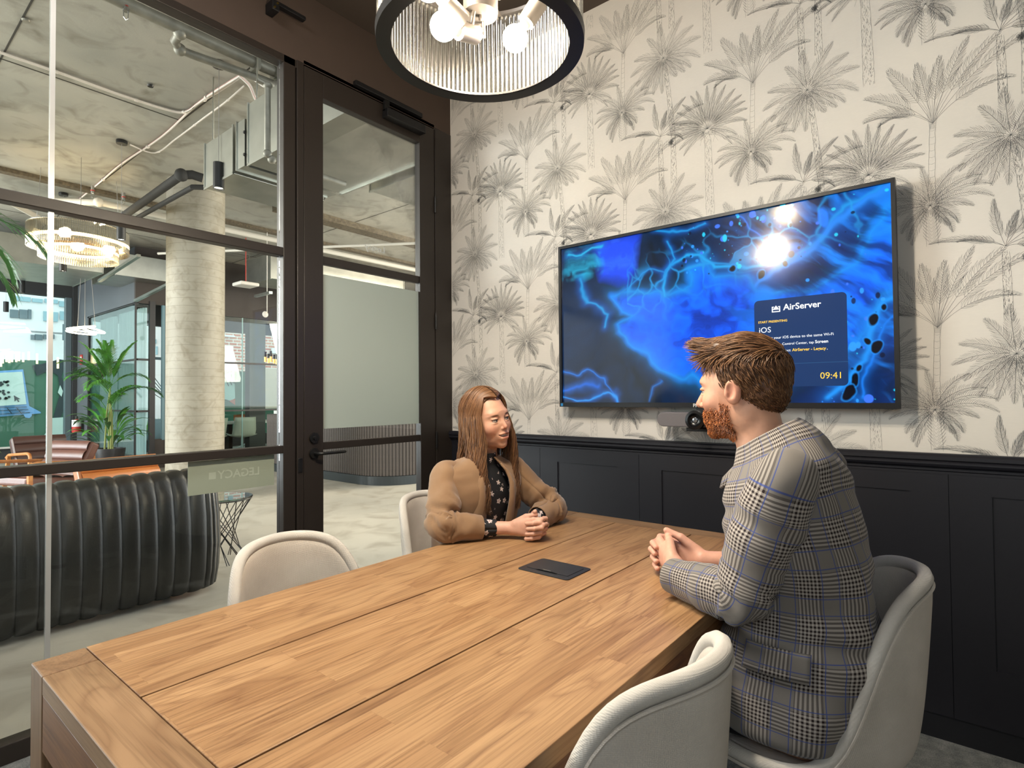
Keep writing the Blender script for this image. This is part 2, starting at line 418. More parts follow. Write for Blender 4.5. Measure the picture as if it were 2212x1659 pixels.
# wainscot: framed boards with a recessed panel in each
for i, ys in enumerate((2.485, 1.88, 1.275, .67, .065, -.54)):
    y1 = ys; y0 = ys - .603; a, b = y1 - .117, y1 - .489
    f = MB(); x0, x1 = XB - .004, XB + .006
    f.box(x0, x1, a, y1, .09, .97).box(x0, x1, y0, b, .09, .97).box(x0, x1, b, a, .886, .97).box(x0, x1, b, a, .09, .290).box(XB + .003, x1, y0 - .003, y0 + .001, .09, .97)
    build('panel_frame', f, PANEL, wall)
    build('panel', MB().box(XB + .002, XB + .006, b - .001, a + .001, .289, .887), PANEL, wall)
build('panel', MB().box(XB - .003, XB + .006, 2.4865, YA, .09, .97), PANEL, wall)
dado = MB()
prof = [(0, .955), (-.010, .955), (-.010, .964), (-.014, .968), (-.014, .976), (-.028, .984), (-.033, .992), (-.033, .998), (-.028, 1.003), (-.036, 1.008), (-.036, 1.020), (-.030, 1.026), (-.030, 1.030), (0, 1.030)]
dado.prism(prof, (XB + .004, -1.15, 0), (1, 0, 0), (0, 0, 1), (0, 3.76, 0))
struct('trim_1', dado, PANEL, smooth=False)
struct('baseboard_right', MB().box(XB + .002, XB + .0049, -1.15, YA, 0, .09), mat('kick_black', '#15161c', .5))

# ------------------------------------------------------------------ glazed partition
win = thing('window_1', None, None, (0, YA, 0)); win['kind'] = 'structure'; win['label'] = 'black steel framed glass partition towards the lobby'
D0, D1 = YA, YA + .065
for nm, b in (('head_rail', (-1.2, 1.53, D0, D1, 2.90, 2.94)), ('transom', (-1.2, 1.425, D0 + .0, D1 - .01, .980, 1.018)), ('transom', (-1.2, 1.425, D0, D1 - .01, 1.941, 1.983)),
              ('bottom_rail', (-1.2, 1.425, D0, D1, 0, .068)), ('mullion', (1.425, 1.488, D0, D1, 0, 2.94)), ('jamb', (1.494, 1.530, D0 - .006, D1, 0, 2.94))):
    build(nm, MB().box(*b), FRAME, win, bevel=.003)
for x0, x1 in ((-1.18, .527), (.543, 1.42)):
    for z0, z1 in ((.066, .982), (1.016, 1.943), (1.981, 2.902)):
        build('pane', MB().box(x0, x1, YA + .026, YA + .034, z0, z1), GLASS, win)
for z0, z1 in ((.068, .980), (1.018, 1.941), (1.983, 2.90)):
    build('glazing_joint', MB().box(.5275, .5425, YA + .022, YA + .038, z0, z1), mat('polished_joint', '#d8d8d6', .3, .6), win, label='bright metal joint between the panes')

# door
dr = thing('door_1', None, None, (1.53, YA, 0)); dr['kind'] = 'structure'; dr['label'] = 'black steel glazed door with frosted band'
E0, E1 = YA - .002, YA + .045
for nm, b in (('stile', (1.533, 1.642, E0, E1, .01, 2.93)), ('stile', (2.305, 2.425, E0, E1, .01, 2.93)), ('top_rail', (1.642, 2.305, E0, E1, 2.805, 2.93)), ('rail', (1.642, 2.305, E0 + .008, E1 - .008, .980, 1.018)),
              ('rail', (1.642, 2.305, E0 + .008, E1 - .008, 1.941, 1.983)), ('bottom_rail', (1.642, 2.305, E0, E1, .01, .10))):
    build(nm, MB().box(*b), FRAME, dr, bevel=.0025)
for z0, z1 in ((.098, .982), (1.016, 1.943), (1.981, 2.807)):
    build('pane', MB().box(1.64, 2.307, YA + .018, YA + .026, z0, z1), GLASS, dr)
struct('trim_2', MB().box(2.430, XB + .004, YA - .006, YA + .07, 0, 2.94).box(1.53, 2.43, YA + .0, YA + .07, 2.937, 2.96), FRAME, bevel=.003)
FILM = mat('frosted_film', '#c6ccc6', .6); fn = FILM.node_tree; fb = fn.nodes['Principled BSDF']
tr_ = fn.nodes.new('ShaderNodeBsdfTranslucent'); tr_.inputs[0].default_value = lin('#c8d2cc'); ms = fn.nodes.new('ShaderNodeMixShader'); ms.inputs[0].default_value = .5
fn.links.new(fb.outputs[0], ms.inputs[1]); fn.links.new(tr_.outputs[0], ms.inputs[2]); fn.links.new(ms.outputs[0], fn.nodes['Material Output'].inputs[0])
build('frosted_film', MB().box(1.643, 2.304, YA + .0165, YA + .0175, 1.087, 1.89), FILM, dr, label='frosted film band on the glass')
# mirrored names stuck on the far face of the glass
LET = mat('vinyl_letters', '#ffffff', .5); SAGE = mat('sage_film', '#bcc1b0', .6); SAGEL = mat('sage_letters', '#d6dacb', .6)
t = MB(); q = onP(832, 548, 1, YA + .03); place_text(t, 'Legacy', .052, (q.x, YA + .030, q.z), (-1, 0, 0), (0, 0, 1), font_bold=True)
build('lettering', t, LET, dr, label='white lettering reading Legacy seen from behind', fix=False)
sg = thing('glass_sign', 'sage green film sign reading LEGACY in reverse on the glass wall', 'sign', (1.2, YA + .036, .9))
build('film', MB().box(1.009, 1.397, YA + .0352, YA + .0362, .829, .976), SAGE, sg)
t = MB(); place_text(t, 'LEGACY', .052, (1.325, YA + .0344, .888), (-1, 0, 0), (0, 0, 1), font_bold=True, ext=.0003); build('lettering', t, SAGEL, sg, fix=False)
build('logo_square', MB().box(1.095, 1.125, YA + .0344, YA + .0351, .890, .920), SAGEL, sg)
# handle, lock, hinges, closer
hp = (1.585, YA - .004)
h = MB().lathe([(.026, -.012), (.027, -.004), (.024, 0)], (hp[0], hp[1], .968), 20, 'y'); build('rose', h, BLACK, dr, True, smooth=False) if False else build('rose', h, BLACK, dr, smooth=True)
h = MB().tube([(hp[0], YA - .01, .968), (hp[0], YA - .05, .968), (hp[0] + .008, YA - .058, .968), (hp[0] + .02, YA - .062, .968), (hp[0] + .14, YA - .062, .968), (hp[0] + .15, YA - .055, .968)], .0085, 10); build('handle', h, BLACK, dr, smooth=True, label='black lever handle')
h = MB().lathe([(.026, -.012), (.027, -.004), (.024, 0)], (hp[0], hp[1], 1.045), 20, 'y'); h.lathe([(.010, -.020), (.011, -.012)], (hp[0], hp[1], 1.045), 14, 'y'); build('lock', h, BLACK, dr, smooth=True)
for z in (.98, 1.72, 2.45): build('hinge', MB().cyl((2.428, YA - .008, z - .05), (2.428, YA - .008, z + .05), .007, 10), BLACK, dr, smooth=True)
build('strike_box', MB().box(1.497, 1.520, YA - .012, YA - .006, .88, .95).box(1.50, 1.517, YA - .016, YA - .012, .945, .952), BLACKP, dr, bevel=.002)
cl = thing('door_closer', 'black overhead door closer with slide arm above the door glass', 'door closer', (2.1, YA - .04, 2.87))
a, b = onP(768, 172, 1, YA - .03), onP(912, 245, 1, YA - .03)
build('slide_rail', MB().box(a.x, b.x, YA - .035, YA - .007, 2.945, 2.972), BLACKP, cl, bevel=.003)
build('body', MB().box(2.02, 2.31, YA - .055, YA - .003, 2.845, 2.895), BLACKP, cl, bevel=.004)
build('arm', MB().box(2.02, 2.055, YA - .03, YA - .012, 2.88, 2.95), BLACK, cl, bevel=.002)
tk = thing('track_light', 'black track spotlight fixed above the glass head', 'light', (1.25, YA - .03, 3.1))
a, b = onP(600, 3, 1, YA - .05), onP(660, 37, 1, YA - .05)
build('track', MB().bar((a.x, YA - .04, a.z - .01), (b.x, YA - .04, a.z - .01), .03, .018), BLACKP, tk, bevel=.002)
q = onP(592, 15, 1, YA - .05); build('lamp_head', MB().box(q.x - .018, q.x + .018, YA - .07, YA - .001, q.z - .025, q.z + .025), BLACKP, tk, bevel=.004)
for dx in (-.012, .012): build('screw', MB().lathe([(.005, -.004), (.005, 0)], (q.x + dx * .6, YA - .07, q.z + dx), 8, 'y'), mat('brass', '#b09a50', .3, 1), tk)
# ------------------------------------------------------------------ wood
def wood_mat(name, axis=0, c=('#96714d', '#745035', '#ad8962'), off=0, staves=True, sc=1.0):
    m = bpy.data.materials.new(name); m.use_nodes = True; nt = m.node_tree; N = nt.nodes; L = nt.links; b = N['Principled BSDF']
    tc = N.new('ShaderNodeTexCoord'); mp = N.new('ShaderNodeMapping'); mp.inputs['Location'].default_value = (off * 3.7, off * 1.3, off)
    if axis == 1: mp.inputs['Rotation'].default_value = (0, 0, PI / 2)
    if axis == 2: mp.inputs['Rotation'].default_value = (0, PI / 2, 0)
    L.new(tc.outputs['Object'], mp.inputs[0])
    br = N.new('ShaderNodeTexBrick'); br.inputs['Scale'].default_value = 1; br.inputs['Mortar Size'].default_value = 0.0004
    br.inputs['Brick Width'].default_value = .62; br.inputs['Row Height'].default_value = .062
    br.inputs['Color1'].default_value = (0, 0, 0, 1); br.inputs['Color2'].default_value = (1, 1, 1, 1); br.inputs['Mortar'].default_value = (0.2, .2, .2, 1); br.offset = .37; br.squash = 1
    L.new(mp.outputs[0], br.inputs[0])
    sep = N.new('ShaderNodeSeparateColor'); L.new(br.outputs[0], sep.inputs[0])
    # grain coordinates shifted per stave
    cb = N.new('ShaderNodeCombineXYZ'); ml = N.new('ShaderNodeMath'); ml.operation = 'MULTIPLY'; ml.inputs[1].default_value = 7.0 if staves else 0
    L.new(sep.outputs[0], ml.inputs[0]); L.new(ml.outputs[0], cb.inputs[0]); L.new(ml.outputs[0], cb.inputs[2])
    va = N.new('ShaderNodeVectorMath'); va.operation = 'ADD'; L.new(mp.outputs[0], va.inputs[0]); L.new(cb.outputs[0], va.inputs[1])
    st = N.new('ShaderNodeMapping'); st.inputs['Scale'].default_value = (1.1 * sc, 6.5 * sc, 6.5 * sc); L.new(va.outputs[0], st.inputs[0])
    n1 = N.new('ShaderNodeTexNoise'); n1.inputs['Scale'].default_value = 1.6; n1.inputs['Detail'].default_value = 3; n1.inputs['Distortion'].default_value = .6; L.new(st.outputs[0], n1.inputs[0])
    # contour rings of a low noise make cathedral grain
    mr = N.new('ShaderNodeMath'); mr.operation = 'MULTIPLY'; mr.inputs[1].default_value = 15; L.new(n1.outputs[0], mr.inputs[0])
    fr = N.new('ShaderNodeMath'); fr.operation = 'PINGPONG'; fr.inputs[1].default_value = 1; L.new(mr.outputs[0], fr.inputs[0])
    pw = N.new('ShaderNodeMath'); pw.operation = 'POWER'; pw.inputs[1].default_value = 3.0; L.new(fr.outputs[0], pw.inputs[0])
    s2 = N.new('ShaderNodeMapping'); s2.inputs['Scale'].default_value = (6, 210, 210); L.new(va.outputs[0], s2.inputs[0])
    n2 = N.new('ShaderNodeTexNoise'); n2.inputs['Scale'].default_value = 1; n2.inputs['Detail'].default_value = 3; L.new(s2.outputs[0], n2.inputs[0])
    r1 = N.new('ShaderNodeValToRGB'); r1.color_ramp.elements[0].position = .33; r1.color_ramp.elements[1].position = .66
    r1.color_ramp.elements[0].color = lin(c[2]); r1.color_ramp.elements[1].color = lin(c[0]); L.new(n1.outputs[0], r1.inputs[0])
    def mixc(kind, fac, a_, b_, facsock=None):
        x = N.new('ShaderNodeMix'); x.data_type = 'RGBA'; x.blend_type = kind; x.inputs[0].default_value = fac
        if facsock is not None: L.new(facsock, x.inputs[0])
        L.new(a_, x.inputs[6])
        if isinstance(b_, tuple): x.inputs[7].default_value = b_
        else: L.new(b_, x.inputs[7])
        return x.outputs[2]
    k1 = N.new('ShaderNodeMath'); k1.operation = 'MULTIPLY'; k1.inputs[1].default_value = .55; L.new(pw.outputs[0], k1.inputs[0])
    col = mixc('MIX', 0, r1.outputs[0], lin(c[1]), k1.outputs[0])
    r2 = N.new('ShaderNodeValToRGB'); r2.color_ramp.elements[0].position = .32; r2.color_ramp.elements[0].color = (.62, .58, .54, 1); r2.color_ramp.elements[1].position = .55; r2.color_ramp.elements[1].color = (1, 1, 1, 1)
    L.new(n2.outputs[0], r2.inputs[0]); col = mixc('MULTIPLY', .75, col, r2.outputs[0])
    r3 = N.new('ShaderNodeValToRGB'); r3.color_ramp.elements[0].color = (.84, .82, .80, 1); r3.color_ramp.elements[1].color = (1.0, 1.0, 1.0, 1); L.new(sep.outputs[0], r3.inputs[0])
    if staves: col = mixc('MULTIPLY', .85, col, r3.outputs[0])
    L.new(col, b.inputs['Base Color']); b.inputs['Roughness'].default_value = .42; b.inputs['Specular IOR Level'].default_value = .35
    bp = N.new('ShaderNodeBump'); bp.inputs['Strength'].default_value = .12; bp.inputs['Distance'].default_value = .002; L.new(n2.outputs[0], bp.inputs['Height']); L.new(bp.outputs[0], b.inputs['Normal'])
    return m

# ------------------------------------------------------------------ meeting table
TX0, TX1, TY0, TY1, TZ = .2615, 2.061, .475, 1.396, .75
tb = thing('meeting_table', 'solid teak meeting table with three long boards and square corner legs', 'table', ((TX0 + TX1) / 2, (TY0 + TY1) / 2, 0))
bw = (TY1 - TY0) / 3
for i in range(3):
    y0, y1 = TY0 + i * bw + (.0022 if i else 0), TY0 + (i + 1) * bw - (.0022 if i < 2 else 0)
    build('tabletop_board', MB().box(TX0 + .0865, TX1 - .0865, y0, y1, TZ - .034, TZ), wood_mat('teak_board', 0, off=i + 1), tb, bevel=.0012)
for sgn, x in ((0, TX0), (1, TX1 - .085)):
    build('end_board', MB().box(x, x + .085, TY0 + .086, TY1 - .086, TZ - .034, TZ - .0004), wood_mat('teak_end', 1, ('#84684a', '#694a31', '#98795a'), off=7 + sgn, staves=False), tb, bevel=.002)
    for y in (TY0, TY1 - .085):
        build('leg', MB().box(x, x + .085, y, y + .085, 0, TZ - .0002), wood_mat('teak_leg', 2, ('#7d6044', '#61442e', '#917254'), off=11 + sgn + y, staves=False), tb, bevel=.003)
    build('apron', MB().box(x + (.001 if sgn == 0 else .056), x + (.029 if sgn == 0 else .084), TY0 + .086, TY1 - .086, TZ - .135, TZ - .0345), wood_mat('teak_apron', 1, ('#7c5335', '#5c3822', '#906640'), off=15 + sgn, staves=False, sc=.7), tb, bevel=.001)
for y in (TY0 + .0015, TY1 - .0295):
    build('apron', MB().box(TX0 + .086, TX1 - .086, y, y + .028, TZ - .135, TZ - .0345), wood_mat('teak_apron', 0, ('#7c5335', '#5c3822', '#906640'), off=17 + y, staves=False, sc=.7), tb, bevel=.001)
build('gap_shade_board', MB().box(TX0 + .09, TX1 - .09, TY0 + .03, TY1 - .03, TZ - .046, TZ - .036), mat('gap_shade', '#1c120c', .9), tb)  # added dark sheet that paints shade into the gaps between the boards
pt = thing('cable_port', 'black flip-lid power and cable port set into the tabletop', 'cable port', (1.342, .938, TZ))
def rrect(w, h, r, n=5):
    o = []
    for cx, cy, a0 in ((w / 2 - r, h / 2 - r, 0), (-w / 2 + r, h / 2 - r, 90), (-w / 2 + r, -h / 2 + r, 180), (w / 2 - r, -h / 2 + r, 270)):
        for i in range(n + 1):
            a = math.radians(a0 + 90 * i / n); o.append((cx + r * math.cos(a), cy + r * math.sin(a)))
    return o
PB = mat('port_black', '#1b1c20', .42)
build('plate', MB().prism(rrect(.127, .174, .010), (1.342, .938, TZ + .0002), (1, 0, 0), (0, 1, 0), (0, 0, .0028)), PB, pt, bevel=.001)
build('lid', MB().prism(rrect(.086, .142, .003), (1.346, .938, TZ + .003), (1, 0, 0), (0, 1, 0), (0, 0, .0009)), PB, pt)
sl = [(-.0 + .002 * 0, y) for y in ()]
arc = [(-.004 + .010 * (1 - (t / .035) ** 2), t) for t in np.linspace(-.035, .035, 9)]
build('finger_slot', MB().prism([(-.002, -.036)] + [(a_, b_) for a_, b_ in arc] + [(-.002, .036)], (1.305, .938, TZ + .0039), (1, 0, 0), (0, 1, 0), (0, 0, .0006)), mat('slot_dark', '#020203', .6), pt)
build('latch', MB().box(1.305, 1.309, .925, .955, TZ + .0042, TZ + .0060), CHROME, pt)

# ------------------------------------------------------------------ display
SX = XB - .085
tv = thing('wall_display', 'large black-framed wall display showing blue fluid art', 'tv', (SX, .943, 1.2))
Y0, Y1, Z0, Z1 = .198, 1.689, 1.190, 2.040
bz = mat('bezel', '#17181b', .35)
f = MB().box(SX, SX + .045, Y0, Y0 + .014, Z0, Z1).box(SX, SX + .045, Y1 - .014, Y1, Z0, Z1).box(SX, SX + .045, Y0 + .014, Y1 - .014, Z1 - .014, Z1).box(SX, SX + .045, Y0 + .014, Y1 - .014, Z0, Z0 + .022)
f.box(SX + .012, SX + .05, Y0 + .01, Y1 - .01, Z0 + .01, Z1 - .01)
build('bezel', f, bz, tv)
build('wall_mount', MB().box(SX + .05, XB + .004, .7, 1.2, 1.4, 1.8), BLACK, tv)
sy0, sy1, sz0, sz1 = Y0 + .0145, Y1 - .0145, Z0 + .0225, Z1 - .0145
NX, NY = 640, 360
ug, vg = np.meshgrid(np.linspace(0, 1, NX), np.linspace(0, 1, NY))     # u to the viewer's right, v down
A_ = 16 / 9.
def nz(x, y, s=0): return vnoise(np.stack([x.ravel(), y.ravel(), np.zeros(x.size) + s * 7.3], 1), s).reshape(x.shape)
def fbm(x, y, s=0, o=4): return sum(nz(x * 2 ** i, y * 2 ** i, s + i) / 2 ** i for i in range(o))
X_, Y_ = ug * A_, vg
wx = fbm(X_ * 2.5, Y_ * 2.5, 1); wy = fbm(X_ * 2.5, Y_ * 2.5, 5); w2x = fbm(X_ * 9, Y_ * 9, 9, 3); w2y = fbm(X_ * 9, Y_ * 9, 13, 3)
PX = X_ + .045 * wx + .018 * w2x; PY = Y_ + .045 * wy + .018 * w2y
def uvp(cx, cy):
    q = onP(1180 + cx / 2.765, 360 + cy / 2.765, 0, SX + .012); return ((sy1 - q.y) / (sy1 - sy0) * A_, (sz1 - q.z) / (sz1 - sz0))
def poly_d(pts):
    pts = [uvp(*p) for p in pts]; d = np.full(PX.shape, 9.)
    for a, b in zip(pts[:-1], pts[1:]):
        ax, ay, bx, by = *a, *b; t = np.clip(((PX - ax) * (bx - ax) + (PY - ay) * (by - ay)) / ((bx - ax) ** 2 + (by - ay) ** 2 + 1e-9), 0, 1)
        d = np.minimum(d, np.hypot(PX - ax - t * (bx - ax), PY - ay - t * (by - ay)))
    return d
def inside(pts):
    pts = [uvp(*p) for p in pts]; c = np.zeros(PX.shape, bool); n = len(pts)
    for i in range(n):
        (x1, y1), (x2, y2) = pts[i], pts[(i + 1) % n]
        c ^= ((y1 > PY) != (y2 > PY)) & (PX < (x2 - x1) * (PY - y1) / (y2 - y1 + 1e-12) + x1)
    return c, poly_d_closed(pts)
def poly_d_closed(pts):
    d = np.full(PX.shape, 9.)
    for a, b in zip(pts, pts[1:] + pts[:1]):
        ax, ay, bx, by = *a, *b; t = np.clip(((PX - ax) * (bx - ax) + (PY - ay) * (by - ay)) / ((bx - ax) ** 2 + (by - ay) ** 2 + 1e-9), 0, 1)
        d = np.minimum(d, np.hypot(PX - ax - t * (bx - ax), PY - ay - t * (by - ay)))
    return d
def C3(h): return np.array(lin(h)[:3])
img = np.zeros((NY, NX, 3)) + C3('#04121f')
def over(m, col): 
    global img
    m = np.clip(m, 0, 1)[..., None]; img = img * (1 - m) + C3(col) * m
tex = fbm(X_ * 4 + wx, Y_ * 4 + wy, 21, 5)
over(.5 + .5 * tex, '#08264a'); over(np.clip(ug * 1.6 - .75, 0, 1) * (.5 + .6 * tex), '#0a3f9a')
def soft(pts, edge): c, d = inside(pts); sd = np.where(c, d, -d); return np.clip(sd / edge + .5, 0, 1), sd
BLOB = [(340, 780), (430, 745), (560, 740), (700, 735), (840, 690), (860, 600), (950, 575), (1010, 660), (1180, 650), (1245, 740), (1500, 760), (1800, 560), (1960, 330), (2050, 200), (2065, 420), (2075, 700), (1960, 760), (1880, 960), (1700, 1180), (1400, 1330), (1000, 1330), (860, 1230), (700, 1200), (620, 1130), (470, 1100), (405, 1020), (400, 960), (490, 900), (420, 870)]
m, sd = soft(BLOB, .06); fl = fbm(PX * 3 + .8 * w2x, PY * 7, 31, 5)
over(m, '#0848d8'); over(m * np.clip(.45 + .8 * fl, 0, 1), '#0b66f4'); over(m * np.clip(-.15 - 1.1 * fl, 0, .8), '#062a80')
over(np.exp(-np.abs(sd) * 45) * .7, '#1590e0')
m, sd = soft([(280, 470), (420, 440), (530, 450), (500, 640), (440, 700), (300, 680), (270, 560)], .07); over(m, '#1a46e0'); over(m * np.clip(fl, 0, 1), '#2f6cf0')
m, sd = soft([(100, 500), (200, 470), (310, 500), (300, 640), (200, 700), (100, 680)], .05); over(m * np.clip(.3 + fl, 0, .9), '#1aa0c8')
# streaks on the right
st_ = fbm(PX * 2.2 + PY * 2.6, (PY - PX * .9) * 11, 41, 5); mr_ = np.clip((ug - .55) * 4, 0, 1) * np.clip(1.2 - np.abs(vg - (.95 - ug * .7)) * 1.2, 0, 1)
over(mr_ * np.clip(st_ * 1.6, 0, .9), '#1680f0'); over(mr_ * np.clip(-st_ * 1.4, 0, .8), '#041c50')
for pts, wd, col in (([(690, 745), (695, 650), (740, 580), (840, 530), (930, 530), (1000, 595), (1180, 600), (1400, 560), (1520, 480), (1640, 400), (1800, 210), (1990, 120)], .012, '#22b4e6'),
                     ([(1240, 700), (1380, 600), (1560, 470), (1700, 330), (1900, 180), (2050, 110)], .02, '#2a8cf0'),
                     ([(110, 530), (190, 545), (250, 500), (300, 490)], .012, '#28c4dc'), ([(180, 700), (215, 830), (330, 880), (320, 960)], .012, '#1e9cc8'),
                     ([(415, 750), (480, 700), (560, 640), (690, 630)], .005, '#1e86b8'), ([(760, 470), (780, 540), (700, 620), (690, 650)], .008, '#1e9cd0'),
                     ([(1000, 330), (900, 400), (780, 420), (640, 400)], .008, '#1a9cd0'), ([(1150, 270), (1180, 340), (1260, 400)], .006, '#2a70e0'),
                     ([(2080, 740), (1980, 790), (1920, 900), (1890, 1060), (1870, 1180), (1800, 1260), (1700, 1370), (1680, 1418)], .020, '#1f9cf4'),
                     ([(2080, 900), (1990, 960), (1930, 1100), (1900, 1250), (1880, 1400)], .010, '#1678e0'),
                     ([(105, 1180), (230, 1240), (330, 1320), (420, 1410)], .004, '#1a6ec0'), ([(105, 1390), (220, 1400), (330, 1380), (420, 1400)], .007, '#2898e0'),
                     ([(600, 1400), (640, 1330), (700, 1270)], .003, '#12608c'), ([(110, 1330), (200, 1300), (300, 1340)], .014, '#0c50b8')):
    d = poly_d(pts); over(np.exp(-(d / (wd * .7)) ** 2), col); over(.45 * np.exp(-(d / (wd * 2.6)) ** 2), '#0f60c0')
# cellular web along the top, bubbles in the right
def cells(x, y, s, seed):
    rg = np.random.RandomState(seed); n = int(s * s * 1.8); cx = rg.rand(n) * A_; cy = rg.rand(n)
    d1 = np.full(x.shape, 9.); d2 = np.full(x.shape, 9.)
    for a, b in zip(cx, cy):
        d = np.hypot(x - a, y - b); d2 = np.minimum(d2, np.maximum(d, d1)); d1 = np.minimum(d, d1)
    return d1, d2
d1, d2 = cells(PX + .02 * w2x, PY, 9, 3)
web = np.exp(-((d2 - d1) / .010) ** 2) * np.clip(1.1 - np.abs(vg - (.33 - .42 * (ug - .3))) * 5.5, 0, 1) * (ug > .26)
over(web * .85, '#1e8ad0')
rg = np.random.RandomState(8)
for _ in range(150):
    u0 = rg.uniform(.45, 1); v0 = rg.uniform(0, 1) if u0 > .8 else rg.uniform(0, .3); r0 = abs(rg.normal(0, .006)) + .002
    d = np.hypot((ug - u0) * A_, (vg - v0) * rg.uniform(.6, 1.3)); over(np.clip((r0 - d) / .003, 0, 1) * .9, rg.choice(['#2a90f8', '#3a70f0', '#20c0e8', '#04102c']))
for cx, cy, r0 in ((1915, 910, .030), (1935, 1090, .040), (1880, 1040, .026), (1845, 1235, .022), (1820, 1300, .036), (1790, 1375, .045), (1400, 580, .020), (1250, 650, .026), (1100, 610, .022), (1990, 830, .022)):
    a, b = uvp(cx, cy); d = np.hypot((PX - a) * 1.4, PY - b); over(np.clip((r0 - d) / .008, 0, 1), '#020814'); over(np.exp(-((d - r0) / .004) ** 2) * .5, '#1f8ce8')
d = np.hypot(PX - uvp(1675, 270)[0], (PY - uvp(1675, 270)[1]) * .7); over(np.clip((.035 - d) / .01, 0, 1) * .8, '#1c78f0')
vsx = []; ys_ = sy1 - ug * (sy1 - sy0); zs_ = sz1 - vg * (sz1 - sz0)
V = np.stack([np.full(ug.size, SX + .0118), ys_.ravel(), zs_.ravel()], 1) - np.array([SX, .943, 1.2])
i_, j_ = np.meshgrid(np.arange(NX - 1), np.arange(NY - 1)); k_ = (j_ * NX + i_).ravel()
F = np.stack([k_, k_ + NX, k_ + NX + 1, k_ + 1], 1)
me = bpy.data.meshes.new('screen'); me.from_pydata(V.tolist(), [], F.tolist())
at = me.color_attributes.new('art', 'FLOAT_COLOR', 'POINT'); at.data.foreach_set('color', np.concatenate([img.reshape(-1, 3), np.ones((NX * NY, 1))], 1).ravel())
def screen_mat(name, attr=None, color=None, k=1.0):
    m = bpy.data.materials.new(name); m.use_nodes = True; nt = m.node_tree; N = nt.nodes; b = N['Principled BSDF']
    b.inputs['Base Color'].default_value = (.004, .004, .005, 1); b.inputs['Roughness'].default_value = .13; b.inputs['Specular IOR Level'].default_value = .5
    b.inputs['Emission Strength'].default_value = k
    if attr: a = N.new('ShaderNodeAttribute'); a.attribute_name = attr; nt.links.new(a.outputs['Color'], b.inputs['Emission Color'])
    else: b.inputs['Emission Color'].default_value = lin(color)
    return m
me.materials.append(screen_mat('screen_art', 'art', k=1.05))
sc_ = bpy.data.objects.new('screen', me); COL.objects.link(sc_); sc_.parent = tv; sc_['label'] = 'lit screen with swirling blue and cyan paint'
# message card and its writing
NAVY = screen_mat('card_navy', color='#16335f', k=1); WH = screen_mat('screen_white', color='#f2f6fa', k=1.0); YL = screen_mat('screen_yellow', color='#f5c84a', k=1.0); LN = screen_mat('card_line', color='#2f5d86', k=1)
q0, q1 = onP(1629, 651, 0, SX + .0115), onP(1833, 833, 0, SX + .0115)
cy1, cy0, cz1, cz0 = q0.y, q1.y, q0.z, q1.z; cw, ch = cy1 - cy0, cz1 - cz0
card = build('message_card', MB().prism(rrect(cw, ch, .018, 6), (SX + .0113, (cy0 + cy1) / 2, (cz0 + cz1) / 2), (0, -1, 0), (0, 0, 1), (-.0008, 0, 0)), NAVY, tv)
def ct(words, u, v, size, m, bold=False, nm='lettering'):
    t = MB(); place_text(t, words, size, (SX + .0102, cy1 - u * cw, cz1 - v * ch), (0, -1, 0), (0, 0, 1), font_bold=bold); return build(nm, t, m, card, fix=False)
def cf(words, u0, u1, v, m, bold=False):
    """a line of the card, as wide as the stretch u0..u1 of it"""
    vs, _ = text_mesh(words, 1, font_bold=bold); k = (u1 - u0) * cw / (max(p[0] for p in vs) - min(p[0] for p in vs)); return ct(words, u0, v, k, m, bold)
cf('AirServer', .335, .745, .135, WH, True); cf('START PRESENTING', .045, .375, .265, YL, True); cf('iOS', .05, .185, .375, WH)
cf('Connect your iOS device to the same Wi-Fi', .05, .86, .455, WH); cf('network, open Control Center, tap', .05, .655, .53, WH); cf('Screen', .67, .805, .53, WH, True)
cf('Mirroring and select', .05, .405, .605, WH); cf('AirServer - Legacy', .425, .785, .605, YL, True); ct('.', .79, .605, ch * .045, WH, True)
cf('2025', .29, .385, .905, WH); cf('09:41', .715, .925, .92, YL)
l = MB(); zz = cz1 - .745 * ch; l.box(SX + .0100, SX + .0105, cy0, cy1, zz, zz + .0012); build('divider', l, LN, card)
l = MB(); a0, a1, b0, b1 = cy1 - .205 * cw, cy1 - .30 * cw, cz1 - .15 * ch, cz1 - .085 * ch; t_ = .004
l.box(SX + .0100, SX + .0105, a1, a0, b0, b0 + t_).box(SX + .0100, SX + .0105, a0 - t_, a0, b0, b1).box(SX + .0100, SX + .0105, a1, a1 + t_, b0, b1)
l.box(SX + .0100, SX + .0105, a0 - .008, a0, b1 - t_, b1).box(SX + .0100, SX + .0105, a1, a1 + .008, b1 - t_, b1)
am = (a0 + a1) / 2; l.prism([(am - .013, b0 + .010), (am + .013, b0 + .010), (am, b1 + .004)], (SX + .0100, 0, 0), (0, 1, 0), (0, 0, 1), (.0005, 0, 0)); build('logo', l, WH, card)
t = MB(); q = onP(1497, 880.5, 0, SX); place_text(t, 'PHILIPS', .022, (SX - .0005, q.y, Z0 + .003), (0, -1, 0), (0, 0, 1), font_bold=True); build('lettering', t, mat('silver_letters', '#d4d4d0', .3, emit='#aaaaaa', estr=.15), tv, fix=False)
build('corner_sticker', MB().box(SX - .0008, SX, Y1 - .022, Y1 - .008, Z0 + .004, Z0 + .018), mat('blue_sticker', '#2f88c8', .5), tv, label='small blue corner sticker')

